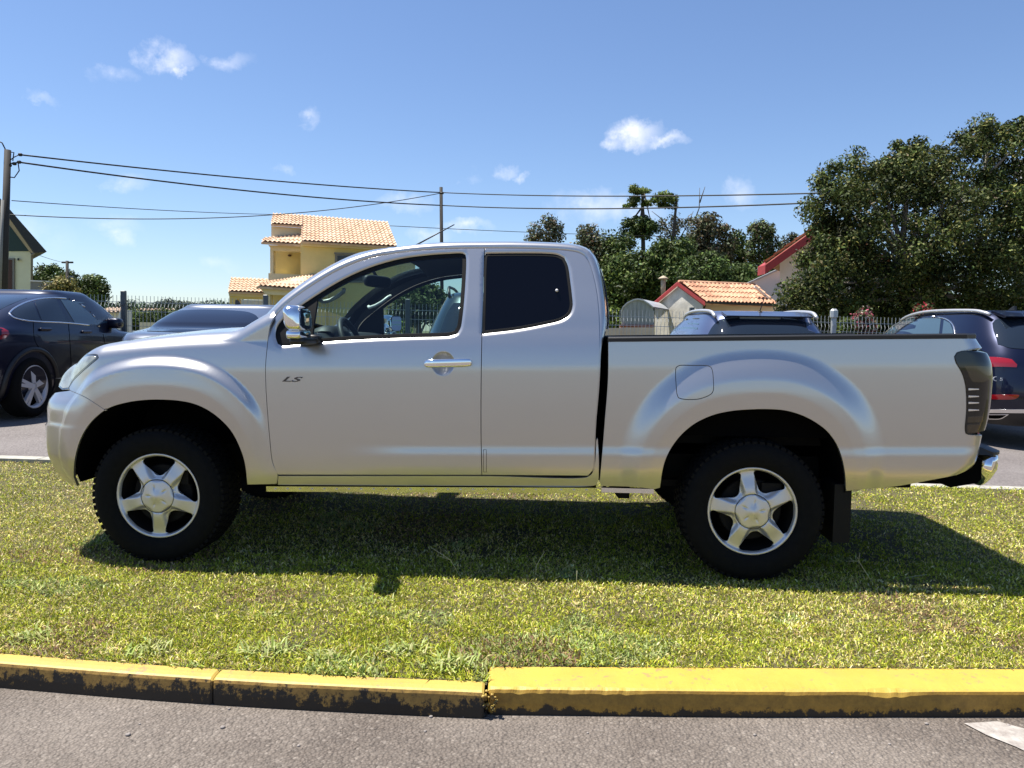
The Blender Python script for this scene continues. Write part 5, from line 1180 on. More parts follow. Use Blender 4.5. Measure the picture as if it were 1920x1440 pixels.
for sg in (-1, 1):
    mb = MB(); P = [(sg * .60, .50, 1.455), (sg * .605, .60, 1.505), (sg * .61, .9, 1.535), (sg * .605, 1.7, 1.54), (sg * .59, 2.1, 1.50), (sg * .58, 2.2, 1.46)]; mb.tube(smooth_chain(P, .06, False, 99), .022, 8); mb.build('roof_rail', M['alloy'], ts)
    pane('tail_light', Fr4, np.array([(sg * .58, .98), (sg * .84, .97), (sg * .86, .84), (sg * .60, .85)]), M['redlens'], ts, o4); mb = MB(); mb.rbox((sg * .96, 2.9, 1.04), (.17, .12, .14), 0, .6); mb.build('side_mirror', M['bluegrey'], ts)
p = (-.04, .62, 1.52); mb = MB(); mb.box(p, (.05, .09, .025), 0, .01); mb.tube([p, (p[0] + .03, p[1] - .10, p[2] + .20)], [.007, .004], 6); mb.build('roof_aerial', M['blackplastic'], ts)
mb = MB(); mb.prism([(.36, 1.470), (.60, 1.522), (.62, 1.50), (.40, 1.455)], -.50, .50, 'yz'); mb.build('spoiler', M['bluegrey'], ts)

# 5 dark blue SUV on the right
K5 = [(.25, .12, 4.45, .80), (.42, .02, 4.62, .90), (.62, .0, 4.66, .94), (.88, .03, 4.6, .945), (.98, .05, 4.2, .935), (1.04, .08, 3.8, .91), (1.12, .13, 3.4, .87), (1.25, .23, 3.15, .82), (1.42, .40, 2.85, .74), (1.53, .53, 2.55, .68)]
q5, b5, Fr5, Fs5, M5, o5 = car('dark blue SUV with silver roof rails and red lamps at the right edge', 6.42, 8.78, park_z(6.5) + .03, 0, K5, 1.635, M['darkblue'], (.95, 3.77), .36)
FL5 = Fs5(-1); dlo = invert_w(FL5, M5, smooth_chain([(1650, 634), (1660, 623.8), (1678.8, 608.8), (1705, 596.5), (1731, 593.2), (1759, 594.8), (1776, 599), (1786, 608), (1790, 622), (1790, 636), (1720, 636)], 4, True), (2, 1.25)); trimline(FL5, dlo, .011, q5); trimline(mirx(FL5), dlo, .011, q5)
for px_ in ([(1654, 633), (1662, 624.5), (1680, 610), (1700, 600), (1716, 596.5), (1708, 620), (1704, 634)], [(1709, 634), (1716, 616), (1724, 597), (1742, 595.5), (1764, 597.5), (1760, 634)], [(1766, 634), (1770, 600), (1781, 606), (1786.5, 620), (1786.5, 634)]):
    q = invert_w(FL5, M5, smooth_chain(px_, 3, True, 30), (2, 1.25)); pane('side_glass', FL5, q, M['carglass_light'], q5, o5); pane('side_glass', mirx(FL5), q, M['carglass_light'], q5, o5)
for sg in (-1, 1):
    mb = MB(); P = [(sg * .62, .62, 1.56), (sg * .635, .80, 1.60), (sg * .65, 1.2, 1.622), (sg * .65, 2.1, 1.622), (sg * .625, 2.6, 1.565), (sg * .62, 2.75, 1.52)]; mb.tube(smooth_chain(P, .08, False, 99), .022, 8); mb.build('roof_rail', M['alloy'], q5)
    mb = MB(); mb.rbox((sg * 1.0, 3.05, 1.10), (.19, .12, .15), 0, .6); mb.build('side_mirror', M['darkblue'], q5)
full = smooth_chain([(-.68, 1.20), (-.62, 1.165), (0, 1.155), (.62, 1.165), (.68, 1.20), (.63, 1.40), (.57, 1.49), (0, 1.505), (-.57, 1.49), (-.63, 1.40)], .05, True, 60)
pane('rear_window', Fr5, full, M['carglass'], q5, o5, .006)
def both(px_, m, nm, off=.005, g=(-.5, .9), st=3, step=.03):
    q = invert_w(Fr5, M5, smooth_chain(px_, st, True, 30), g); pane(nm, Fr5, q, m, q5, o5, off, step); pane(nm, mirx(Fr5), q, m, q5, o5, off, step)
both([(1836, 670), (1862, 669.5), (1885, 671.5), (1897, 674), (1907, 683.5), (1906, 688.5), (1880, 687.5), (1836, 688)], M['redlens'], 'tail_light')
both([(1840, 740.5), (1880, 740), (1911, 740.5), (1910, 744), (1903, 748), (1840, 748)], M['redlens'], 'reflector')
both([(1838, 767.5), (1930, 767.5), (1930, 774.5), (1838, 773.5)], M['trim_chrome'], 'bumper_trim', .006)
both([(1842, 773), (1930, 774), (1930, 800), (1850, 800), (1842, 790)], M['blackplastic'], 'rear_diffuser', .004)
both([(1853, 776.5), (1892, 776.5), (1888, 779), (1877, 785), (1852, 785.5)], M['trim_chrome'], 'exhaust_trim', .008); both([(1855, 777.8), (1887, 777.8), (1876, 783.5), (1855, 784)], M['gap'], 'exhaust_opening', .011)
qq = invert_w(Fr5, M5, [(1867, 710.5), (1878, 711.5)], (-.4, .85)); pq = Fr5(qq[:, 0], qq[:, 1])
t_ = text_mesh('model_badge', 'Q', .074, M['white'], q5, pq[0] + [0, -.006, 0], (math.radians(90), 0, 0), 0, .002, 1.35); text_mesh('model_badge', '5', .048, M['white'], q5, pq[1] + [-.004, -.006, 0], (math.radians(90), 0, 0), 0, .002, 1.5)
pane('number_plate', Fr5, np.array([(-.26, .86), (.26, .86), (.26, .74), (-.26, .74)]), M['white'], q5, o5)
pa = at(1899, 585, 9.9); shark(q5, (pa[0] - 6.42, 1.15, 1.63))
mb = MB(); mb.prism([(.42, 1.535), (.72, 1.61), (.74, 1.58), (.47, 1.515)], -.54, .54, 'yz'); mb.build('spoiler', M['darkblue'], q5)

# ------------------------------------------------------------------ fence of wire panels
M['wire'] = mat('galvanised_wire', (.46, .47, .45), .5, .2); M['post_dark'] = mat('grey_green_post', (.10, .11, .11), .5, .3); M['post_pale'] = mat('pale_steel_post', (.45, .46, .46), .45, .5)
FY, TOPZ = 12.0, 1.60
fence = empty('wire_fence', (0, FY, 0), 0, 'low fence of welded wire panels with bent tops, on posts behind the parked cars', 'fence')
def fence_panel():
    mb = MB(); n = 38; r = .0028
    for k in range(n):
        x = .03 + k * (2.14 / (n - 1)); P = [(x, 0, .05), (x, 0, 1.33), (x, -.035, 1.40), (x, 0, 1.47), (x, 0, 1.57)]
        for a, b in zip(P[:-1], P[1:]):
            mb.add([(a[0] - r, a[1], a[2]), (a[0] + r, a[1], a[2]), (b[0] + r, b[1], b[2]), (b[0] - r, b[1], b[2]), (a[0] - r, a[1] + 2 * r, a[2]), (a[0] + r, a[1] + 2 * r, a[2]), (b[0] + r, b[1] + 2 * r, b[2]), (b[0] - r, b[1] + 2 * r, b[2])], [(0, 1, 2, 3), (5, 4, 7, 6), (4, 0, 3, 7), (1, 5, 6, 2)])
    for z in (.1, .3, .5, .7, .9, 1.1, 1.33, 1.47): mb.box((1.10, -.005, z), (2.16, .006, .007))
    return mb
base_p = fence_panel().build('wire_panel', M['wire'], fence)
for k in range(-6, 8):
    x = -6.03 + 2.2 * k + 2.2 * 1; x = -6.03 + 2.2 * k
    if k == -6: o = base_p
    else: o = base_p.copy(); COL.objects.link(o); o.parent = fence
    o.location = (x, 0, park_z(x) + .02); o.rotation_euler = (0, math.atan(.015) if abs(x) < 9 else 0, 0)
for k in range(-6, 9):
    x = -6.03 + 2.2 * k; mb = MB(); z = park_z(x); w = .075 if k not in (5, 1) else .07; mb.box((x, -.03, z + .83), (w, .06, 1.66), 0, .008); mb.box((x, -.065, z + 1.45), (.05, .02, .03)); mb.box((x, -.065, z + .9), (.05, .02, .03))
    if k == 5: mb.box((x, -.03, z + 1.62), (.11, .10, .16), 0, .03)
    mb.build('fence_post', M['post_pale'] if k == 5 else M['post_dark'], fence)

# ------------------------------------------------------------------ houses
def W(px, py, Y): return at(px, py, Y)
M['yellow_wall'] = mat('yellow_render', (.74, .60, .26), .9, noise=(1.2, .12), bump=(30, .2, .01)); M['cream'] = mat('cream_trim', (.76, .66, .44), .85, noise=(3, .1)); M['cream_wall'] = mat('cream_render', (.78, .76, .52), .9, noise=(1.5, .12))
M['grey_stone'] = mat('grey_stone_trim', (.24, .23, .21), .85, noise=(8, .3)); M['dark_void'] = mat('black_glass', (.008, .008, .010), .15); M['green_board'] = mat('dark_green_boards', (.010, .035, .028), .6)  # house window pane and balcony rail share one even near-black
M['roof_dark'] = mat('dark_roof_edge', (.02, .022, .022), .7); M['beige_soffit'] = mat('beige_soffit', (.42, .34, .24), .8); M['brown_door'] = mat('brown_wood_door', (.09, .035, .018), .6, noise=(6, .4))
M['red_paint'] = mat('red_fascia', (.36, .035, .035), .6, noise=(5, .35)); M['concrete_wall'] = mat('stained_concrete', (.66, .62, .54), .9, noise=(1.6, .42), bump=(20, .3, .02)); M['beige_wall'] = mat('pink_beige_render', (.66, .54, .42), .9, noise=(1.5, .2))
M['metal_sheet'] = mat('grey_sheet_metal', (.36, .39, .39), .55, .3, noise=(2, .2)); M['zinc'] = mat('zinc_roof', (.55, .57, .58), .4, .3); M['white_wall'] = mat('white_render', (.76, .72, .66), .9, noise=(1.5, .12)); M['brick'] = mat('brick_strip', (.34, .12, .06), .9, noise=(9, .4))
def tile_mat(name, a, b_, dark):
    m = mat(name, a, .85); n, l, b = nodes_of(m); tc = n.new('ShaderNodeTexCoord'); v = tex(n, l, 'Voronoi', 3.2, tc.outputs['Object']); nz = tex(n, l, 'Noise', 1.1, tc.outputs['Object'], Detail=6.0)
    c = ramp(n, l, v.outputs['Color'], [(0, dark), (.4, a), (1, b_)]); c = mixc(n, l, .35, c, ramp(n, l, nz.outputs['Fac'], [(.3, dark), (.7, b_)])); l.new(c, b.inputs['Base Color']); return m
M['tile_pale'] = tile_mat('pale_clay_tiles', (.58, .40, .26), (.68, .52, .38), (.44, .27, .16)); M['tile_red'] = tile_mat('terracotta_tiles', (.42, .20, .11), (.60, .40, .25), (.24, .10, .06))
def roof_panel(name, A, B, C_, D, pitch, m, parent, rows=None, thick=.10):
    """eave A-B, ridge D-C; half-round tiles running up the slope, laid in overlapping courses"""
    A, B, C_, D = [np.array(p, float) for p in (A, B, C_, D)]; nrm = np.cross(B - A, D - A); nrm /= np.linalg.norm(nrm); nrm = nrm * (1 if nrm[2] > 0 else -1)
    L = max(np.linalg.norm(B - A), np.linalg.norm(C_ - D)); Hh = np.linalg.norm(D - A); nu = max(2, int(round(L / pitch))); K = 6; nv = rows or max(2, int(Hh / .38)); V = []; F = []
    vs = []
    for j in range(nv): vs += [(j / nv, .055), ((j + 1) / nv - .001, .0)]
    for (v, lift) in vs:
        for i in range(nu * K + 1):
            u = i / (nu * K); p = (A * (1 - u) + B * u) * (1 - v) + (D * (1 - u) + C_ * u) * v
            h = pitch * .30 * (math.cos(2 * math.pi * i / K) * .5 + .5); V.append(p + nrm * (h + lift * .7 + .02))
    w = nu * K + 1
    for j in range(len(vs) - 1):
        for i in range(w - 1): F.append((j * w + i, j * w + i + 1, (j + 1) * w + i + 1, (j + 1) * w + i))
    b = len(V); V += [A, B, C_, D, A - nrm * thick, B - nrm * thick, C_ - nrm * thick, D - nrm * thick]
    F += [(b, b + 1, b + 5, b + 4), (b + 1, b + 2, b + 6, b + 5), (b + 3, b, b + 4, b + 7), (b + 4, b + 5, b + 6, b + 7), (b + 2, b + 3, b + 7, b + 6), (b, b + 1, b + 2, b + 3)]
    return mesh_np(name, V, F, m, parent, False)
SKEW = {}
def facade(name, px, Y, depth, m, parent):
    """a straight wall traced on the photograph at distance Y, carried back by its real depth"""
    P = [W(a, b, Y) for a, b in px]; n = len(P); sk = SKEW.get(parent.name if parent else '', 0.0); V = P + [p + np.array([depth * sk, depth, 0]) for p in P]
    return mesh_np(name, V, [tuple(range(n)), tuple(range(n, 2 * n))[::-1]] + [(i, i + n, (i + 1) % n + n, (i + 1) % n) for i in range(n)], m, parent)
def bd(px0, py0, px1, py1): return [(px0, py0), (px1, py0), (px1, py1), (px0, py1)]
# yellow house
yh = empty('yellow_house', (0, 0, 0), 0, 'two-storey yellow house with pale clay tile roofs behind the pickup bonnet', 'house'); Y0 = 38.0
facade('wall', [(563.6, 640), (563.6, 453), (742, 463.5), (744, 640)], Y0, 7.5, M['yellow_wall'], yh)
facade('cornice', [(564, 452), (743.6, 462.6), (743.6, 470), (564, 459.5)], Y0 - .35, .34, M['cream'], yh)
facade('upper_wall', [(508.6, 424), (566, 428), (566, 448), (508.6, 448)], Y0 + 1.6, 5.8, M['cream'], yh)
facade('upper_wall', [(504, 640), (504, 512), (566, 516), (566, 640)], Y0 + .9, 6.5, M['yellow_wall'], yh)
facade('upper_wall', [(512, 516), (512, 460), (566, 460), (566, 516)], Y0 + 2.6, 4.8, M['yellow_wall'], yh)
facade('column', [(506.5, 514), (506.5, 465), (512.5, 465), (512.5, 514)], Y0 + .9, .35, M['cream'], yh)
facade('cornice', [(503, 459.5), (566, 461.5), (566, 471.5), (511, 470)], Y0 + .75, .6, M['cream'], yh)
facade('parapet', [(503.2, 512.2), (565, 515), (565, 530), (503.2, 530)], Y0 + .85, .2, M['cream'], yh)
dd_ = 3.6; A, B = W(564.5, 452.5, Y0 - .6), W(744.3, 463, Y0 - .6); sl = np.array([0, 3.6, 0])
Dp, Cp = W(567, 404.3, Y0 + 3.2), W(726, 417, Y0 + 3.2); roof_panel('roof', A, B, Cp, Dp, .21, M['tile_pale'], yh)
A2, B2 = W(508, 420, Y0 + 1.3), W(567, 424, Y0 + 1.3); D2 = W(512.5, 401.2, Y0 + 3.2); roof_panel('roof', A2, B2, Dp, D2, .21, M['tile_pale'], yh)
A3, B3 = W(489.6, 454, Y0 + .3), W(565, 459, Y0 + .3); D3, C3 = W(499, 447, Y0 + 1.6), W(565, 439.5, Y0 + 1.6); roof_panel('roof', A3, B3, C3, D3, .21, M['tile_pale'], yh, 3)
A4, B4 = W(480.5, 537, Y0 - 1.8), W(610, 545.5, Y0 - 1.8); D4, C4 = W(505, 529, Y0 - .05), W(590, 515.5, Y0 - .05); roof_panel('roof', A4, B4, C4, D4, .21, M['tile_pale'], yh, 4)
facade('cornice', [(487, 540), (612, 547.5), (612, 557), (497, 552)], Y0 - 1.6, .3, M['cream'], yh)
facade('porch_wall', [(512, 553), (612, 557), (612, 640), (512, 640)], Y0 - .2, .2, M['yellow_wall'], yh); facade('column', [(499.5, 552), (506, 552.5), (506, 640), (499.5, 640)], Y0 - 1.5, .35, M['cream'], yh)
facade('door', [(519, 566), (536, 566.5), (536, 640), (519, 640)], Y0 - .28, .05, M['brown_door'], yh)
A5, B5 = W(428, 547, Y0 + .2), W(505, 550, Y0 + .2); D5, C5 = W(434, 521.5, Y0 + 2.6), W(507, 524.5, Y0 + 2.6); roof_panel('roof', A5, B5, C5, D5, .21, M['tile_pale'], yh)
facade('cornice', [(429, 548), (500, 551), (500, 558), (429, 554.5)], Y0 + .4, .3, M['cream'], yh); facade('garage_pillar', [(430, 554), (444, 555), (444, 640), (430, 640)], Y0 + .5, .6, M['yellow_wall'], yh)
facade('garage_lintel', [(444, 555), (499, 557), (499, 562), (444, 560.5)], Y0 + .5, .4, M['yellow_wall'], yh); facade('garage_gate', [(446, 562), (499, 563), (499, 640), (446, 640)], Y0 + 4, .1, M['zinc'], yh)
wf_ = facade('window', bd(628, 474.5, 684, 530), Y0 - .06, .06, M['grey_stone'], yh); facade('pane', bd(632.5, 480, 678.5, 526), Y0 - .08, .03, M['dark_void'], wf_); facade('lintel', [(626.5, 473), (684, 475.5), (684, 479), (626.5, 476.5)], Y0 - .12, .1, M['grey_stone'], wf_)
rl = facade('balcony_rail', bd(607, 514, 640, 516), Y0 - .5, .05, M['dark_void'], yh)
mb = MB(); c = W(543, 479, Y0 + 2.5); lump(mb, c, .10, 3); mb.build('wall_lamp', M['brown_door'], yh)
# left house with green gable
lh = empty('cottage', (0, 0, 0), 0, 'cream house with dark green gable at the far left edge', 'house'); Y1 = 31.0
SKEW[lh.name] = -.78
facade('wall', [(-160, 640), (-160, 470), (0, 470), (62, 470), (62, 640)], Y1, 9, M['cream_wall'], lh)
facade('gable', [(-160, 462), (-92, 380), (4, 383), (57, 468), (57, 471), (-160, 471)], Y1 - .03, 8, M['green_board'], lh)
P = lambda px_, y_: W(px_[0], px_[1], y_)
mb = MB(); a0, a1 = W(-10, 360, Y1 - .9), W(88, 472, Y1 - .9); a2, a3 = W(-10, 371, Y1 - .9), W(66, 474, Y1 - .9); bk = np.array([-7.8, 10.0, 0]); mb.add([a0, a1, a3, a2, a0 + bk, a1 + bk, a3 + bk, a2 + bk], [(0, 1, 2, 3), (4, 7, 6, 5), (0, 4, 5, 1), (2, 6, 7, 3), (1, 5, 6, 2), (0, 3, 7, 4)]); mb.build('roof', M['roof_dark'], lh)
mb = MB(); a0, a1 = W(-10, 372, Y1 - .85), W(66, 474, Y1 - .85); a2, a3 = W(-10, 385, Y1 - .15), W(57, 474, Y1 - .15); mb.add([a0, a1, a3, a2, a0 + [0, 0, .02], a1 + [0, 0, .02], a3 + [0, 0, .02], a2 + [0, 0, .02]], [(0, 1, 2, 3), (7, 6, 5, 4), (0, 4, 5, 1), (3, 2, 6, 7)]); mb.build('soffit', M['beige_soffit'], lh)
dr = facade('door', bd(9, 487, 23, 545), Y1 - .05, .05, M['brown_door'], lh); facade('door_frame', [(5, 484), (26, 484), (26, 600), (23.3, 600), (23.3, 487), (5, 487)], Y1 - .09, .08, M['grey_stone'], dr)
facade('wall_light', bd(33, 484, 36, 488), Y1 - .12, .1, M['roof_dark'], lh)
mb = MB(); mb.tube([W(65, 474, Y1 - .7), W(60, 478, Y1 - .3), W(59.5, 560, Y1 - .1)], .045, 6); mb.build('downpipe', M['grey_stone'], lh)
cw = facade('garden_wall', [(57, 526), (112, 529), (112, 640), (57, 640)], 29, .3, M['grey_stone'], None); tag(cw, 'low grey garden wall with white coping beside the cream house', 'wall'); cp = facade('coping', [(56, 525), (113, 528), (113, 530.5), (56, 527.5)], 28.95, .4, M['white_wall'], None); cp.parent = cw
# shed with terracotta roof
sh = empty('shed', (0, 0, 0), 0, 'stained concrete outbuilding with red verge and terracotta tile roof beyond the fence', 'outbuilding'); Y2 = 30.0
YG = lambda px_: Y2 + 2.6 * (1317.5 - px_) / 90
Pg = [W(a, b, YG(a)) for a, b in [(1227.5, 640), (1227.5, 568), (1271, 531.5), (1317.5, 567), (1317.5, 640)]]; Pb = [p + np.array([.8, 3.6, 0]) for p in Pg]
mesh_np('wall', Pg + Pb, [(0, 1, 2, 3, 4), (9, 8, 7, 6, 5), (0, 5, 6, 1), (4, 3, 8, 9)], M['concrete_wall'], sh)
facade('side_wall', [(1317.6, 568), (1458, 574), (1458, 640), (1317.6, 640)], Y2 + .6, 4.3, M['beige_wall'], sh)
def verge(pts, Y, w_, m, par, nm='verge'):
    for (a, b) in zip(pts[:-1], pts[1:]):
        Yf = Y if callable(Y) else (lambda q: Y)
        A_, B_ = W(*a, Yf(a[0])), W(*b, Yf(b[0])); mb = MB(); k = np.array([0, .18, 0]); dn = np.array([0, 0, -w_]); mb.add([A_, B_, B_ + dn, A_ + dn, A_ + k, B_ + k, B_ + dn + k, A_ + dn + k], [(0, 1, 2, 3), (4, 7, 6, 5), (0, 4, 5, 1), (3, 2, 6, 7), (1, 5, 6, 2), (0, 3, 7, 4)]); mb.build(nm, m, par)
verge([(1224, 568.5), (1271, 528.5), (1322, 565.5)], lambda q: YG(q) - .2, .16, M['red_paint'], sh)
roof_panel('roof', W(1321, 567.5, Y2 - .15), W(1455, 572, Y2 + .1), W(1415.5, 535.5, Y2 + 3.1), W(1273, 530, Y2 + 1.2), .22, M['tile_red'], sh); mb = MB()
mb.tube([W(1273, 529, Y2 + 1.2), W(1416, 534.8, Y2 + 3.1)], .09, 8); mb.build('ridge_tiles', M['tile_red'], sh)
verge([(1416, 535), (1459, 571)], Y2 + .6, .09, M['white_wall'], sh, 'white_verge')
mb = MB(); mb.tube([W(1323, 567, Y2 - .1), W(1458, 572.5, Y2 + .1)], .05, 6); mb.tube([W(1322.5, 568, Y2 - .1), W(1320, 579, Y2 + .2)], .04, 6); mb.build('gutter', M['roof_dark'], sh)
mb = MB(); a, b = W(1243.5, 553, Y2 + 2.5), W(1243.5, 524, Y2 + 2.5); mb.tube([a, b], .10, 12); mb.tube([b + [0, 0, .02], b + [0, 0, .07], b + [0, 0, .16]], [.22, .18, .02], 12); mb.build('chimney', M['beige_soffit'], sh)
# arched metal hut
hut = empty('arched_hut', (0, 0, 0), 0, 'small grey sheet-metal hut with arched roof left of the terracotta shed', 'hut'); Y3 = 29.0
arc = [(1165, 582), (1168, 575), (1176, 567.5), (1187, 562), (1196, 560.3), (1206, 562.5), (1216, 568.5), (1225, 576)]
facade('wall', [(1166, 612)] + arc + [(1225, 612)], Y3, .1, M['metal_sheet'], hut); P0 = [W(a, b - 1.0, Y3 - .1) for a, b in arc]; P1 = [p + np.array([1.2, 3.0, 0]) for p in P0]; k = len(arc)
mesh_np('roof', P0 + P1 + [p - np.array([0, 0, .05]) for p in P0 + P1], [(i, i + 1, k + i + 1, k + i) for i in range(k - 1)] + [(2 * k + i, 3 * k + i, 3 * k + i + 1, 2 * k + i + 1) for i in range(k - 1)] + [(i, 2 * k + i, 2 * k + i + 1, i + 1) for i in range(k - 1)], M['zinc'], hut)
facade('brick_band', bd(1163, 609, 1227, 614), Y3 - .08, .3, M['brick'], hut); facade('base_wall', bd(1163, 614, 1227, 645), Y3 - .08, .3, M['beige_wall'], hut)
for k in range(7): facade('sheet_rib', bd(1170 + k * 8, 566 + abs(k - 3) * 2.5, 1170.7 + k * 8, 609), Y3 - .03, .03, M['metal_sheet'], hut)
bw = facade('boundary_wall', bd(1126, 615, 1164, 650), 28.5, .3, M['beige_wall'], None); tag(bw, 'low beige garden wall left of the arched metal hut', 'wall')
# grey hangar and red-roofed house behind the oak
hg = empty('hangar', (0, 0, 0), 0, 'pale grey metal building with sloping roof between the shed and the oak', 'industrial building'); SKEW[hg.name] = .4
facade('wall', [(1404, 640), (1404, 530), (1463, 503), (1475, 503), (1475, 640)], 33, 8, M['zinc'], hg); verge([(1402, 530), (1464, 501.5)], 32.9, .08, M['metal_sheet'], hg, 'verge')
rh = empty('red_roof_house', (0, 0, 0), 0, 'house with red painted verge and orange tiles, mostly hidden by the oak', 'house'); Y4 = 27.0
SKEW[rh.name] = .55
facade('wall', [(1462, 650), (1462, 490), (1548, 424), (1562, 424), (1650, 490), (1650, 650)], Y4, 9, M['white_wall'], rh)
for q0, q1 in (((1435, 497), (1551, 414)), ((1551, 414), (1672, 500))):
    A_, B_ = W(*q0, Y4 - .8), W(*q1, Y4 - .8); mb = MB(); k = np.array([0, .8, 0]); dn = np.array([0, 0, -.30]); mb.add([A_, B_, B_ + dn, A_ + dn, A_ + k, B_ + k, B_ + dn + k, A_ + dn + k], [(0, 1, 2, 3), (4, 7, 6, 5), (0, 4, 5, 1), (3, 2, 6, 7), (1, 5, 6, 2), (0, 3, 7, 4)]); mb.build('verge', M['red_paint'], rh)
up_ = np.array([0, 0, .04]); bk = np.array([4.95, 9.0, 0])
roof_panel('roof', W(1435, 497, Y4 - .7) + up_, W(1435, 497, Y4 - .7) + up_ + bk, W(1551, 414, Y4 - .7) + up_ + bk, W(1551, 414, Y4 - .7) + up_, .22, M['tile_red'], rh); roof_panel('roof', W(1672, 500, Y4 - .7) + up_, W(1672, 500, Y4 - .7) + up_ + bk, W(1551, 414, Y4 - .7) + up_ + bk, W(1551, 414, Y4 - .7) + up_, .22, M['tile_red'], rh)
facade('chimney', bd(1538, 398, 1554, 425), Y4 + 1.5, .6, M['brick'], rh)
mb = MB(); a = W(1541, 400, Y4 + 2); mb.tube([a, W(1541, 320, Y4 + 2)], .025, 6)
for k in range(6): p = W(1533 + k * 3.4, 322 + k * .4, Y4 + 2); mb.tube([p + [0, -.05, .14], p + [0, .05, -.14]], .012, 4)
mb.tube([W(1530, 323, Y4 + 2), W(1553, 324, Y4 + 2)], .014, 4); mb.tube([W(1530, 329, Y4 + 2), W(1548, 330, Y4 + 2)], .012, 4); mb.build('tv_aerial', M['steel_dark'], rh)
po = facade('porch_roof', [(1440, 590), (1470, 579), (1520, 581), (1535, 590), (1535, 594), (1440, 594)], 24, 2.5, M['tile_red'], rh)
gw = facade('garden_wall', bd(1520, 600, 1720, 650), 21, .25, M['white_wall'], None); tag(gw, 'white garden wall below the oak, seen through the fence', 'wall')
# left background: boundary wall, gate pier, far roofs
bw2 = facade('boundary_wall', [(262, 604), (345, 606), (470, 609), (470, 650), (262, 650)], 22, .25, M['cream'], None); tag(bw2, 'pale yellow boundary wall beyond the fence behind the grey saloon', 'wall')
gp = facade('gate_wall', [(213, 650), (217, 606), (222, 590), (226, 581), (236, 581), (238, 650)], 20, .3, M['white_wall'], None); tag(gp, 'white curved gate wall right beside the dark fence post', 'wall')
for (a, b, c_, d_, Y_, lb_) in ((180, 578, 238, 592, 90, 'low house with pinkish roof seen left of the dark fence post'), (254, 580, 330, 590, 95, 'low pinkish roofed house behind the hedge right of the fence post')):
    hh_ = empty('far_house', (0, 0, 0), 0, lb_, 'house'); facade('wall', bd(a + 3, (b + d_) / 2, c_ - 3, d_ + 30), Y_, 8, M['white_wall'], hh_); roof_panel('roof', W(a, (b + d_) / 2 + 1, Y_ - .4), W(c_, (b + d_) / 2 + 1, Y_ - .4), W(c_ - 4, b, Y_ + 3), W(a + 4, b, Y_ + 3), .5, M['beige_wall'], hh_)

# ------------------------------------------------------------------ poles and wires
M['pole_wood'] = mat('dark_wood_pole', (.035, .03, .026), .8, noise=(6, .4)); M['pole_conc'] = mat('grey_concrete_pole', (.24, .24, .23), .85, noise=(4, .2)); M['cable'] = mat('black_cable', (.008, .008, .009), .6)
YP, YQ = 24.0, 36.0
lp = empty('utility_pole', W(8, 640, YP), 0, 'tall leaning dark utility pole with insulators at the far left edge', 'utility pole'); o_ = np.array(lp.location)
def rel(p): return tuple(np.array(p) - o_)
mb = MB(); mb.tube([rel(W(3, 660, YP)), rel(W(14.5, 281, YP))], [.125, .095], 10); mb.build('pole', M['pole_wood'], lp)
mb = MB(); mb.tube([rel(W(0, 560, YP - .12)), rel(W(5, 375, YP - .12))], .045, 8); mb.build('conduit', M['pole_conc'], lp)
mb = MB(); mb.tube([rel(W(10, 308, YP)), rel(W(38, 304, YP))], .02, 6); mb.tube([rel(W(12, 284, YP)), rel(W(26, 286, YP)), rel(W(24, 302, YP))], .018, 6); mb.tube([rel(W(17, 302, YP)), rel(W(26, 295, YP)), rel(W(36, 290, YP))], .015, 6); mb.tube([rel(W(10, 331, YP)), rel(W(27, 333, YP)), rel(W(36, 320, YP)), rel(W(34, 306, YP))], .018, 6); mb.tube([rel(W(-8, 262, YP)), rel(W(4, 268, YP)), rel(W(12, 284, YP))], .02, 6); mb.build('jumper_cables', M['cable'], lp)
for a, b in ((38, 290), (36, 304), (27, 307), (18, 310)):
    mb = MB(); mb.rbox(rel(W(a, b, YP)), (.13, .10, .10), 0, .8); mb.build('insulator', M['cable'], lp)
mp_ = W(828.5, 640, YQ); cp_ = empty('utility_pole', mp_, 0, 'thin dark utility pole rising behind the pickup cab', 'utility pole'); mb = MB(); mb.tube([tuple(W(829.5, 660, YQ) - mp_), tuple(W(827, 351, YQ) - mp_)], [.09, .075], 10); mb.build('pole', M['pole_wood'], cp_)
mb = MB(); mb.tube([tuple(W(825, 362, YQ - .1) - mp_), tuple(W(832, 362, YQ - .1) - mp_)], .05, 6); mb.build('bracket', M['cable'], cp_)
sp = W(126, 640, 75); s3 = empty('utility_pole', sp, 0, 'small far pole with crossarm in front of the trees on the left', 'utility pole'); mb = MB(); mb.tube([tuple(W(126, 660, 75) - sp), tuple(W(126, 489, 75) - sp)], .14, 8); mb.build('pole', M['pole_wood'], s3); mb = MB(); mb.tube([tuple(W(116, 492, 75) - sp), tuple(W(137, 492, 75) - sp)], .09, 6); mb.build('crossarm', M['pole_wood'], s3); mb = MB(); mb.rbox(tuple(W(133, 522, 75) - sp), (.4, .3, .5)); mb.build('transformer', M['pole_conc'], s3)
rp = W(1912, 640, 19); s4 = empty('utility_pole', rp, 0, 'grey concrete pole standing right of the oak at the right edge', 'utility pole'); mb = MB(); mb.tube([tuple(W(1910, 680, 19) - rp), tuple(W(1916, 300, 19) - rp)], [.13, .09], 8); mb.build('pole', M['pole_conc'], s4)
def wire(A_, B_, mid, r, label):
    A_, B_ = np.array(A_), np.array(B_); n = 40; P = []
    for i in range(n + 1):
        t = i / n; p = A_ * (1 - t) + B_ * t; p[2] -= mid * 4 * t * (1 - t); P.append(p)
    mb = MB(); mb.tube(P, r, 5); o = mb.build('overhead_wire', M['cable']); tag(o, label, 'overhead wire', 'overhead wires')
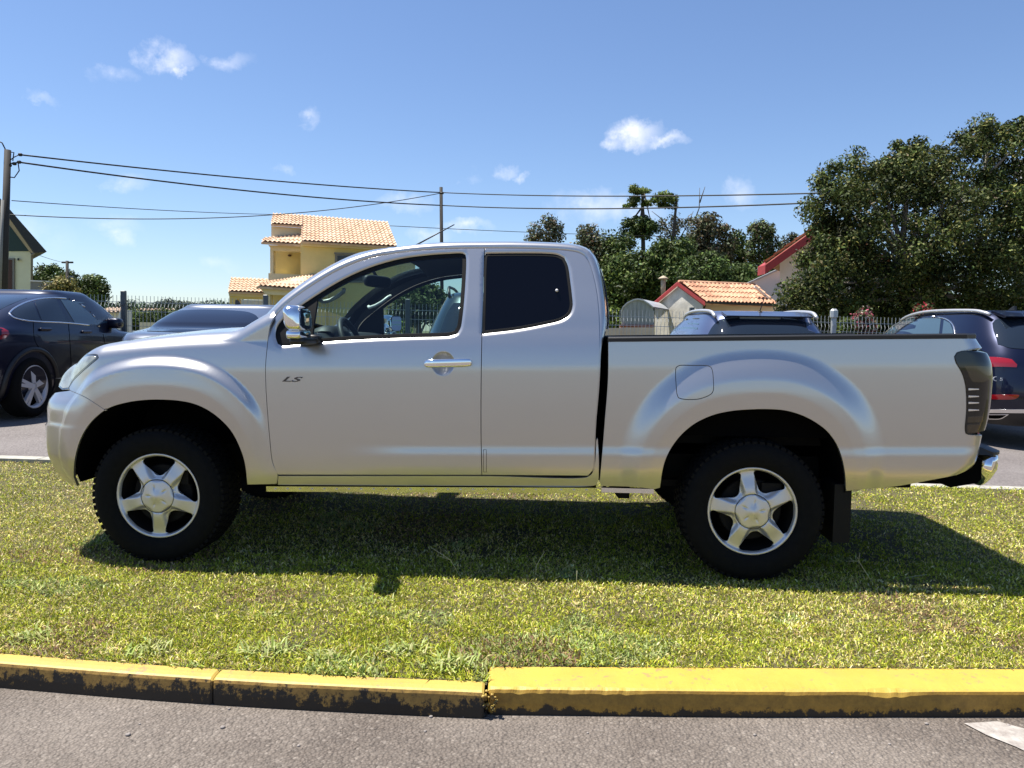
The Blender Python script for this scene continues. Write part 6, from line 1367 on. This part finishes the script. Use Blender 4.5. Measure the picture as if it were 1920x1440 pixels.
def sag(A_, B_, px, py):
    A_, B_ = np.array(A_), np.array(B_); best = None
    for m_ in np.linspace(0, 3, 121):
        n = 60; T = np.linspace(0, 1, n)[:, None]; P = A_ * (1 - T) + B_ * T; P[:, 2] -= (m_ * 4 * T * (1 - T))[:, 0]; q = W2P(P); y = np.interp(px, q[:, 0], q[:, 1]); e = abs(y - py)
        if best is None or e < best[0]: best = (e, m_)
    return best[1]
for (a, b, m_, r, lb_) in (((38, 290, YP), (827, 361, YQ), (430, 331), .026, 'upper thick wire between the left pole and the middle pole'), ((36, 304, YP), (827, 385, YQ), (430, 354), .028, 'lower thick wire between the left pole and the middle pole'),
        ((827, 361, YQ), (1914, 349, 19.0), (1200, 368), .022, 'upper thick wire from the middle pole towards the oak'), ((827, 385, YQ), (1914, 358, 19.0), (1200, 391), .024, 'lower thick wire from the middle pole towards the oak'),
        ((22, 376, YP + 3), (510, 402, 44), (250, 391), .016, 'thin faint wire above the cream house, sloping towards the yellow house'), ((10, 402, YP + 3), (827, 362, YQ), (390, 409), .018, 'thin sagging wire running up to the middle pole from the left'),
        ((725, 423, 44), (1480, 446, 60), (1000, 436), .018, 'faint distant wire behind the cab, right of the yellow house'), ((66, 476, 40), (120, 492, 75), (95, 486), .015, 'short faint wire from the cream house to the small far pole')):
    A_, B_ = W(*a), W(*b); wire(A_, B_, sag(A_, B_, *m_), r, lb_)

# ------------------------------------------------------------------ trees
M['bark'] = mat('bark', (.11, .09, .07), .9, noise=(5, .5), bump=(14, .8, .03)); M['bark_pale'] = mat('pale_bark', (.38, .33, .28), .9, noise=(4, .4), bump=(14, .8, .03))
LQ = [(0, 1, 2, 3)]
def leaves(C, Rd, n_per, size, cols, w, rng, flat=.8, up=.3):
    C = np.asarray(C); Rd = np.asarray(Rd); k = len(C); N = k * n_per; idx = np.repeat(np.arange(k), n_per)
    d = rng.standard_normal((N, 3)); d /= np.linalg.norm(d, axis=1)[:, None]; rr = rng.random(N) ** .45; P = C[idx] + d * (Rd[idx] * rr)[:, None] * np.array([1, 1, flat])
    nr_ = d * .7 + rng.standard_normal((N, 3)) * .6 + np.array([0, 0, up]); nr_ /= np.linalg.norm(nr_, axis=1)[:, None]; a = np.cross(nr_, rng.standard_normal((N, 3))); a /= np.linalg.norm(a, axis=1)[:, None]; b = np.cross(nr_, a)
    s_ = size * rng.uniform(.6, 1.25, N)[:, None]; V = np.stack([P - a * s_, P - b * s_ * .5 + nr_ * s_ * .15, P + a * s_, P + b * s_ * .5 + nr_ * s_ * .15], 1)
    tone = np.clip(1 + .34 * rng.standard_normal(k), .3, 2)[idx][:, None]; return V, np.clip(palette(N, cols, w, rng, .22) * tone, .004, .8)
def crown_pts(poly, Y, n, depth, rng, r_px):
    P = np.array(poly, float); lo, hi = P.min(0), P.max(0); out = []
    while len(out) < n:
        q = rng.uniform(lo, hi, (n * 3, 2)); q = q[inpoly(q, P)]; out += list(q)
    Q = np.array(out[:n]); dd = segdist(Q, P); dm = max(1e-6, dd.max()); e = np.sqrt(np.clip(dd / dm, 0, 1)); dpt = rng.uniform(-1, 1, n) * depth * e
    return np.array([at(q[0], q[1], Y + t) for q, t in zip(Q, dpt)]), Q
GREEN_DK = [(.045, .075, .018), (.070, .105, .026), (.030, .052, .014), (.11, .14, .035)]; GREEN_EU = [(.070, .085, .045), (.050, .065, .030), (.11, .12, .06), (.12, .085, .05)]; GREEN_PI = [(.050, .080, .020), (.080, .115, .028), (.030, .048, .015)]; BROWNISH = [(.12, .10, .05), (.075, .085, .035), (.16, .12, .07)]; OLIVE = [(.22, .20, .06), (.14, .15, .04), (.28, .24, .08)]
def tree(label, poly, Y, n, r, n_per, leaf, cols, trunk, depth=None, group=None, name='tree', seed=0, bark='bark', cat='tree', tr=.12, limbs=5, w=None, extra=None, flat=.8):
    rng = np.random.default_rng(100 + seed); base = at(trunk[0][0], trunk[0][1], Y); base[2] = min(base[2], 0.0)
    root = empty(name, base, 0, label, cat, group); off = -base
    C, Q = crown_pts(poly, Y, n, depth if depth is not None else r * 2.2, rng, 0); Rd = r * rng.uniform(.55, 1.2, n)
    edge_ = segdist(Q, np.array(poly, float)); Rd = Rd * np.clip(.72 + edge_ / (.20 * np.ptp(np.array(poly, float)[:, 0])), .72, 1.0)
    V, Cc = leaves(C, Rd, n_per, leaf, cols, w or [1] * len(cols), rng, flat)
    me = soup('crown', V + off, 4, Cc, M['leaf'], LQ); o = bpy.data.objects.new('crown', me); link(o, root)
    mb = MB(); T = [at(a, b, Y) for a, b in trunk]; T[0] = np.array([T[0][0], T[0][1], min(T[0][2], -.1)]); rad = np.linspace(tr, tr * .35, len(T)); mb.tube([t + off for t in T], list(rad), 8)
    for k in range(limbs):
        i = int(rng.integers(max(1, len(T) // 2), len(T))); c = C[int(rng.integers(0, n))]; a = T[i] * .6 + T[i - 1] * .4; m_ = (a + c) / 2 + np.array([0, 0, .1 * r]); mb.tube([a + off, m_ + off, c + off], [tr * .4, tr * .25, tr * .08], 6)
    for seg in (extra or []): mb.tube([at(a, b, Y) + off for a, b in seg], [tr * .45 * (1 - .7 * i / max(1, len(seg) - 1)) for i in range(len(seg))], 6)
    mb.build('trunk', M[bark], root); return root
BT = 'trees on the rise beyond the outbuildings'
OAK = [(1462, 618), (1452, 580), (1458, 560), (1468, 530), (1482, 512), (1500, 495), (1512, 468), (1518, 440), (1500, 410), (1498, 396), (1515, 386), (1530, 372), (1534, 340), (1548, 318), (1565, 300), (1578, 288), (1600, 292), (1616, 280), (1640, 276), (1662, 290), (1678, 262), (1694, 262), (1704, 284), (1718, 262), (1738, 280), (1758, 284), (1772, 262), (1790, 268), (1798, 246), (1812, 250), (1824, 236), (1846, 224), (1868, 220), (1888, 236), (1912, 226), (1980, 240), (1985, 590), (1900, 588), (1780, 592), (1640, 600), (1600, 612), (1545, 624), (1500, 622)]
OKC = [(.050, .068, .018), (.075, .098, .024), (.030, .044, .014), (.14, .155, .042), (.17, .16, .045), (.13, .10, .045)]
tree('large dense dark green oak with pale crooked trunk at the right, behind the fence', OAK, 16.8, 680, .37, 190, .042, OKC, [(1752, 660), (1750, 592), (1744, 570), (1740, 548), (1722, 522), (1708, 500), (1690, 470)], 1.9, None, 'oak_tree', 1, 'bark_pale', 'tree', .16, 26, [3, 3, 3, 1.4, .6, .35],
     [[(1740, 548), (1775, 520), (1800, 470), (1830, 400), (1850, 300), (1853, 240)], [(1708, 500), (1660, 445), (1620, 420), (1590, 400)], [(1690, 470), (1700, 380), (1690, 300)], [(1800, 470), (1880, 420), (1910, 300)], [(1740, 545), (1790, 540), (1840, 500)]])
tree('small eucalyptus peeking over the cab roof', [(990, 470), (991, 450), (1000, 429), (1013, 414), (1029, 409), (1041, 420), (1051, 442), (1053, 470)], 58, 34, .75, 90, .12, GREEN_EU, [(1020, 620), (1022, 520), (1024, 440)], 1.0, BT, 'eucalyptus_tree', 2)
tree('eucalyptus standing just right of the cab rear corner', [(1086, 457), (1088, 436), (1097, 426), (1116, 428), (1129, 439), (1134, 467), (1140, 500), (1140, 600), (1100, 600), (1088, 500)], 55, 90, .85, 90, .13, GREEN_EU, [(1112, 640), (1112, 520), (1110, 440)], 1.5, BT, 'eucalyptus_tree', 3)
tree('dark bushy tree left of the tall pines', [(1135, 470), (1140, 456), (1148, 443), (1162, 440), (1177, 446), (1186, 480), (1192, 600), (1128, 600), (1128, 510)], 54, 110, .9, 90, .13, GREEN_DK, [(1160, 640), (1160, 520), (1158, 455)], 1.6, BT, 'tree', 4)
tree('tallest umbrella pine with flat tufts above the wires', [(1164, 430), (1172, 414), (1190, 408), (1205, 408), (1228, 414), (1234, 430), (1226, 444), (1200, 440), (1180, 446)], 56, 46, .55, 90, .11, GREEN_DK, [(1206, 640), (1207, 500), (1205, 420), (1205, 365), (1207, 352)], 1.4, BT, 'pine_tree', 5, tr=.20, limbs=4)
def tuft_crown(root_label, polys, Y, n, r, cols, seed):
    rt = [o for o in bpy.data.objects if o.get('label') == root_label][0]; rng = np.random.default_rng(seed); b = np.array(rt.location)
    for poly in polys:
        C, Q = crown_pts(poly, Y, n, 1.0, rng, 0); V, Cc = leaves(C, r * rng.uniform(.6, 1.1, n), 80, .10, cols, [1] * len(cols), rng, .45); me = soup('foliage_tuft', V - b, 4, Cc, M['leaf'], LQ); o = bpy.data.objects.new('foliage_tuft', me); link(o, rt)
PNC = [(.10, .14, .03), (.06, .09, .02), (.15, .18, .04)]
tuft_crown('tallest umbrella pine with flat tufts above the wires', [[(1179, 360), (1181, 349), (1200, 346), (1218, 348), (1216, 358), (1200, 364)], [(1172, 388), (1178, 374), (1200, 368), (1226, 372), (1222, 382), (1196, 386), (1182, 391)]], 56, 15, .45, PNC, 61)
tree('leaning umbrella pine with bare trunk right of the tallest pine', [(1222, 378), (1236, 364), (1252, 361), (1262, 370), (1263, 386), (1250, 393), (1230, 386)], 55, 26, .5, 80, .10, PNC, [(1258, 640), (1262, 470), (1265, 410), (1269, 376), (1268, 374)], 1.0, BT, 'pine_tree', 6, tr=.15, limbs=3, flat=.5, extra=[[(1266, 392), (1255, 384), (1240, 376)]])
tree('thin half-bare tree with brown twigs between the pines', [(1228, 470), (1232, 420), (1250, 404), (1275, 402), (1298, 404), (1300, 440), (1296, 490), (1235, 500)], 57, 60, .55, 45, .10, BROWNISH + GREEN_EU, [(1262, 640), (1260, 500), (1258, 440)], 1.4, BT, 'tree', 7, tr=.12, limbs=20, extra=[[(1258, 440), (1240, 410), (1222, 396)], [(1262, 470), (1290, 420), (1300, 396)], [(1250, 450), (1222, 440)], [(1300, 420), (1311, 390), (1312, 352)], [(1312, 380), (1322, 350)]])
tree('rounded brown-green eucalyptus in the middle of the tree line', [(1290, 450), (1296, 418), (1312, 406), (1328, 404), (1344, 408), (1362, 424), (1368, 455), (1372, 520), (1290, 520)], 54, 110, .8, 90, .13, BROWNISH + GREEN_EU, [(1325, 640), (1328, 520), (1330, 430)], 1.6, BT, 'eucalyptus_tree', 8)
tree('open-crowned eucalyptus at the right end of the tree line', [(1397, 448), (1407, 426), (1425, 415), (1441, 423), (1454, 445), (1457, 470), (1446, 495), (1420, 500), (1402, 480)], 55, 62, .6, 70, .12, GREEN_EU + GREEN_DK, [(1424, 640), (1423, 510), (1424, 450)], 1.4, BT, 'eucalyptus_tree', 9, limbs=12)
tree('dark tree filling the gap beside the open eucalyptus', [(1366, 470), (1374, 442), (1392, 436), (1400, 460), (1406, 520), (1402, 560), (1366, 560)], 57, 60, .75, 80, .13, GREEN_DK, [(1385, 640), (1385, 540), (1384, 470)], 1.4, BT, 'tree', 10)
tree('small far tree above the hangar roof', [(1463, 480), (1466, 452), (1480, 440), (1492, 446), (1494, 480)], 70, 20, .7, 70, .14, GREEN_EU, [(1478, 620), (1478, 470)], 1.0, BT, 'tree', 11)
tree('dark pine mass left of the shed chimney', [(1128, 600), (1130, 520), (1150, 490), (1185, 480), (1215, 470), (1240, 480), (1246, 540), (1240, 600)], 48, 190, .8, 90, .12, GREEN_DK + [(.10, .13, .03)], [(1190, 640), (1190, 540), (1190, 500)], 2.2, BT, 'pine_tree', 12, tr=.2)
tree('dark tree directly behind the shed chimney', [(1222, 560), (1226, 470), (1250, 450), (1290, 455), (1302, 500), (1300, 560)], 47, 130, .8, 90, .12, GREEN_DK, [(1262, 640), (1262, 540), (1262, 480)], 2.0, BT, 'tree', 13)
tree('bright green young pine above the terracotta roof', [(1272, 560), (1280, 510), (1300, 488), (1330, 474), (1356, 486), (1366, 540), (1368, 560)], 42, 120, .7, 110, .11, GREEN_PI, [(1325, 640), (1325, 560), (1325, 500)], 1.6, BT, 'pine_tree', 14)
tree('green bushy pine right of the young pine', [(1356, 560), (1360, 520), (1380, 504), (1410, 500), (1440, 500), (1452, 520), (1452, 560)], 43, 90, .65, 100, .11, GREEN_PI + GREEN_DK, [(1405, 640), (1405, 560), (1405, 520)], 1.4, BT, 'pine_tree', 15)
tree('sunlit shrub beside the arched hut and the fence', [(1126, 640), (1126, 585), (1150, 575), (1164, 590), (1164, 640)], 31, 50, .35, 80, .07, [(.12, .18, .03), (.2, .24, .05), (.06, .09, .02)], [(1145, 640), (1145, 600)], .8, None, 'shrub', 16, cat='shrub', tr=.04)
tree('broad dark green tree beside the small far pole', [(66, 560), (66, 516), (78, 504), (96, 500), (112, 508), (128, 512), (140, 520), (146, 560)], 80, 80, 1.0, 90, .17, GREEN_DK, [(105, 640), (105, 560), (105, 520)], 2.0, 'trees behind the navy SUV', 'tree', 17)
tree('round dark green tree to the right of the small far pole', [(140, 575), (142, 530), (158, 520), (180, 522), (198, 534), (201, 550), (190, 562), (186, 580)], 72, 70, .85, 90, .15, GREEN_DK, [(170, 640), (170, 570), (170, 540)], 1.8, 'trees behind the navy SUV', 'tree', 18)
tree('olive green rounded bush above the navy SUV roof', [(84, 570), (88, 540), (104, 530), (126, 530), (142, 544), (146, 572)], 27, 40, .38, 90, .06, OLIVE, [(115, 640), (115, 560)], .7, None, 'bush', 19, cat='bush', tr=.05)
tree('ochre shrub between the navy SUV and the fence', [(140, 600), (146, 566), (160, 560), (170, 575), (180, 600)], 25, 22, .25, 80, .05, OLIVE + [(.3, .2, .1)], [(160, 640), (160, 590)], .5, None, 'shrub', 20, cat='shrub', tr=.04)
tree('dark round tree seen through the cab window', [(744, 600), (744, 556), (760, 540), (786, 534), (812, 540), (826, 560), (828, 600)], 26, 80, .42, 110, .07, GREEN_DK, [(785, 650), (785, 590), (785, 560)], 1.2, None, 'tree', 21)
tree('light green shrub at the fence foot seen through the cab', [(738, 640), (736, 612), (748, 604), (760, 610), (766, 640)], 12.8, 14, .14, 80, .035, [(.22, .28, .06), (.14, .2, .04)], [(750, 660), (750, 630)], .2, None, 'shrub', 22, cat='shrub', tr=.02)
# flowering shrubs at the foot of the oak
for k, (poly, col, lb_) in enumerate([([(1486, 628), (1488, 604), (1500, 594), (1512, 604), (1514, 628)], [(.36, .16, .14), (.12, .14, .05), (.30, .22, .16)], 'pink flowering shrub in front of the oak at its left foot'), ([(1604, 628), (1602, 596), (1616, 578), (1632, 592), (1640, 628)], [(.40, .10, .13), (.06, .08, .03), (.08, .10, .04), (.36, .30, .26)], 'pink and white flowering shrub in the middle below the oak'), ([(1572, 628), (1574, 606), (1592, 598), (1600, 628)], [(.05, .08, .02), (.1, .13, .03)], 'small dark shrub beside the pale fence post'), ([(1716, 600), (1718, 580), (1730, 574), (1742, 580), (1744, 600)], [(.26, .02, .03), (.05, .07, .02), (.06, .08, .03)], 'red flowering shrub near the oak trunk')]):
    tree(lb_, poly, 14.5, 26, .16, 80, .032, col, [(np.mean([p[0] for p in poly]), 650), (np.mean([p[0] for p in poly]), 610)], .3, None, 'flowering_shrub', 30 + k, cat='shrub', tr=.02)
# hedge and far woods
def mass(name, label, px0, px1, ytop, ybot, Y, n, r, n_per, leaf, cols, seed, kind='stuff', cat='woods'):
    rng = np.random.default_rng(seed); xs = rng.uniform(px0, px1, n); tt = rng.random(n) ** .7; yt = ytop + 3.5 * (val_noise(xs, 0 * xs, .06, seed) - .5) * (abs(ybot - ytop) / 10); ys = yt + (ybot - yt) * tt
    C = np.array([at(a, b, Y + rng.uniform(-.04, .04) * Y) for a, b in zip(xs, ys)]); V, Cc = leaves(C, r * rng.uniform(.6, 1.2, n), n_per, leaf, cols, [1] * len(cols), rng); me = soup(name, V, 4, Cc, M['leaf'], LQ); o = bpy.data.objects.new(name, me); link(o); tag(o, label, cat, kind=kind); return o
mass('far_woods', 'dark wooded ridge far behind the fence on the left', -200, 560, 573, 600, 330, 900, 4.0, 150, .62, [(.05, .08, .05), (.07, .10, .06)], 71)
mass('far_woods', 'far woods behind the houses on the right', 1090, 2100, 575, 640, 110, 500, 2.0, 80, .36, GREEN_DK, 72)
hd = mass('hedge', 'dark clipped hedge behind the yellow boundary wall', 242, 340, 582, 612, 24, 150, .24, 80, .05, GREEN_DK, 73, None, 'hedge')
mass('hedge', 'shaded hedge at the foot of the oak behind the fence', 1600, 1990, 560, 660, 19.5, 420, .34, 70, .07, GREEN_DK, 74, None, 'hedge')
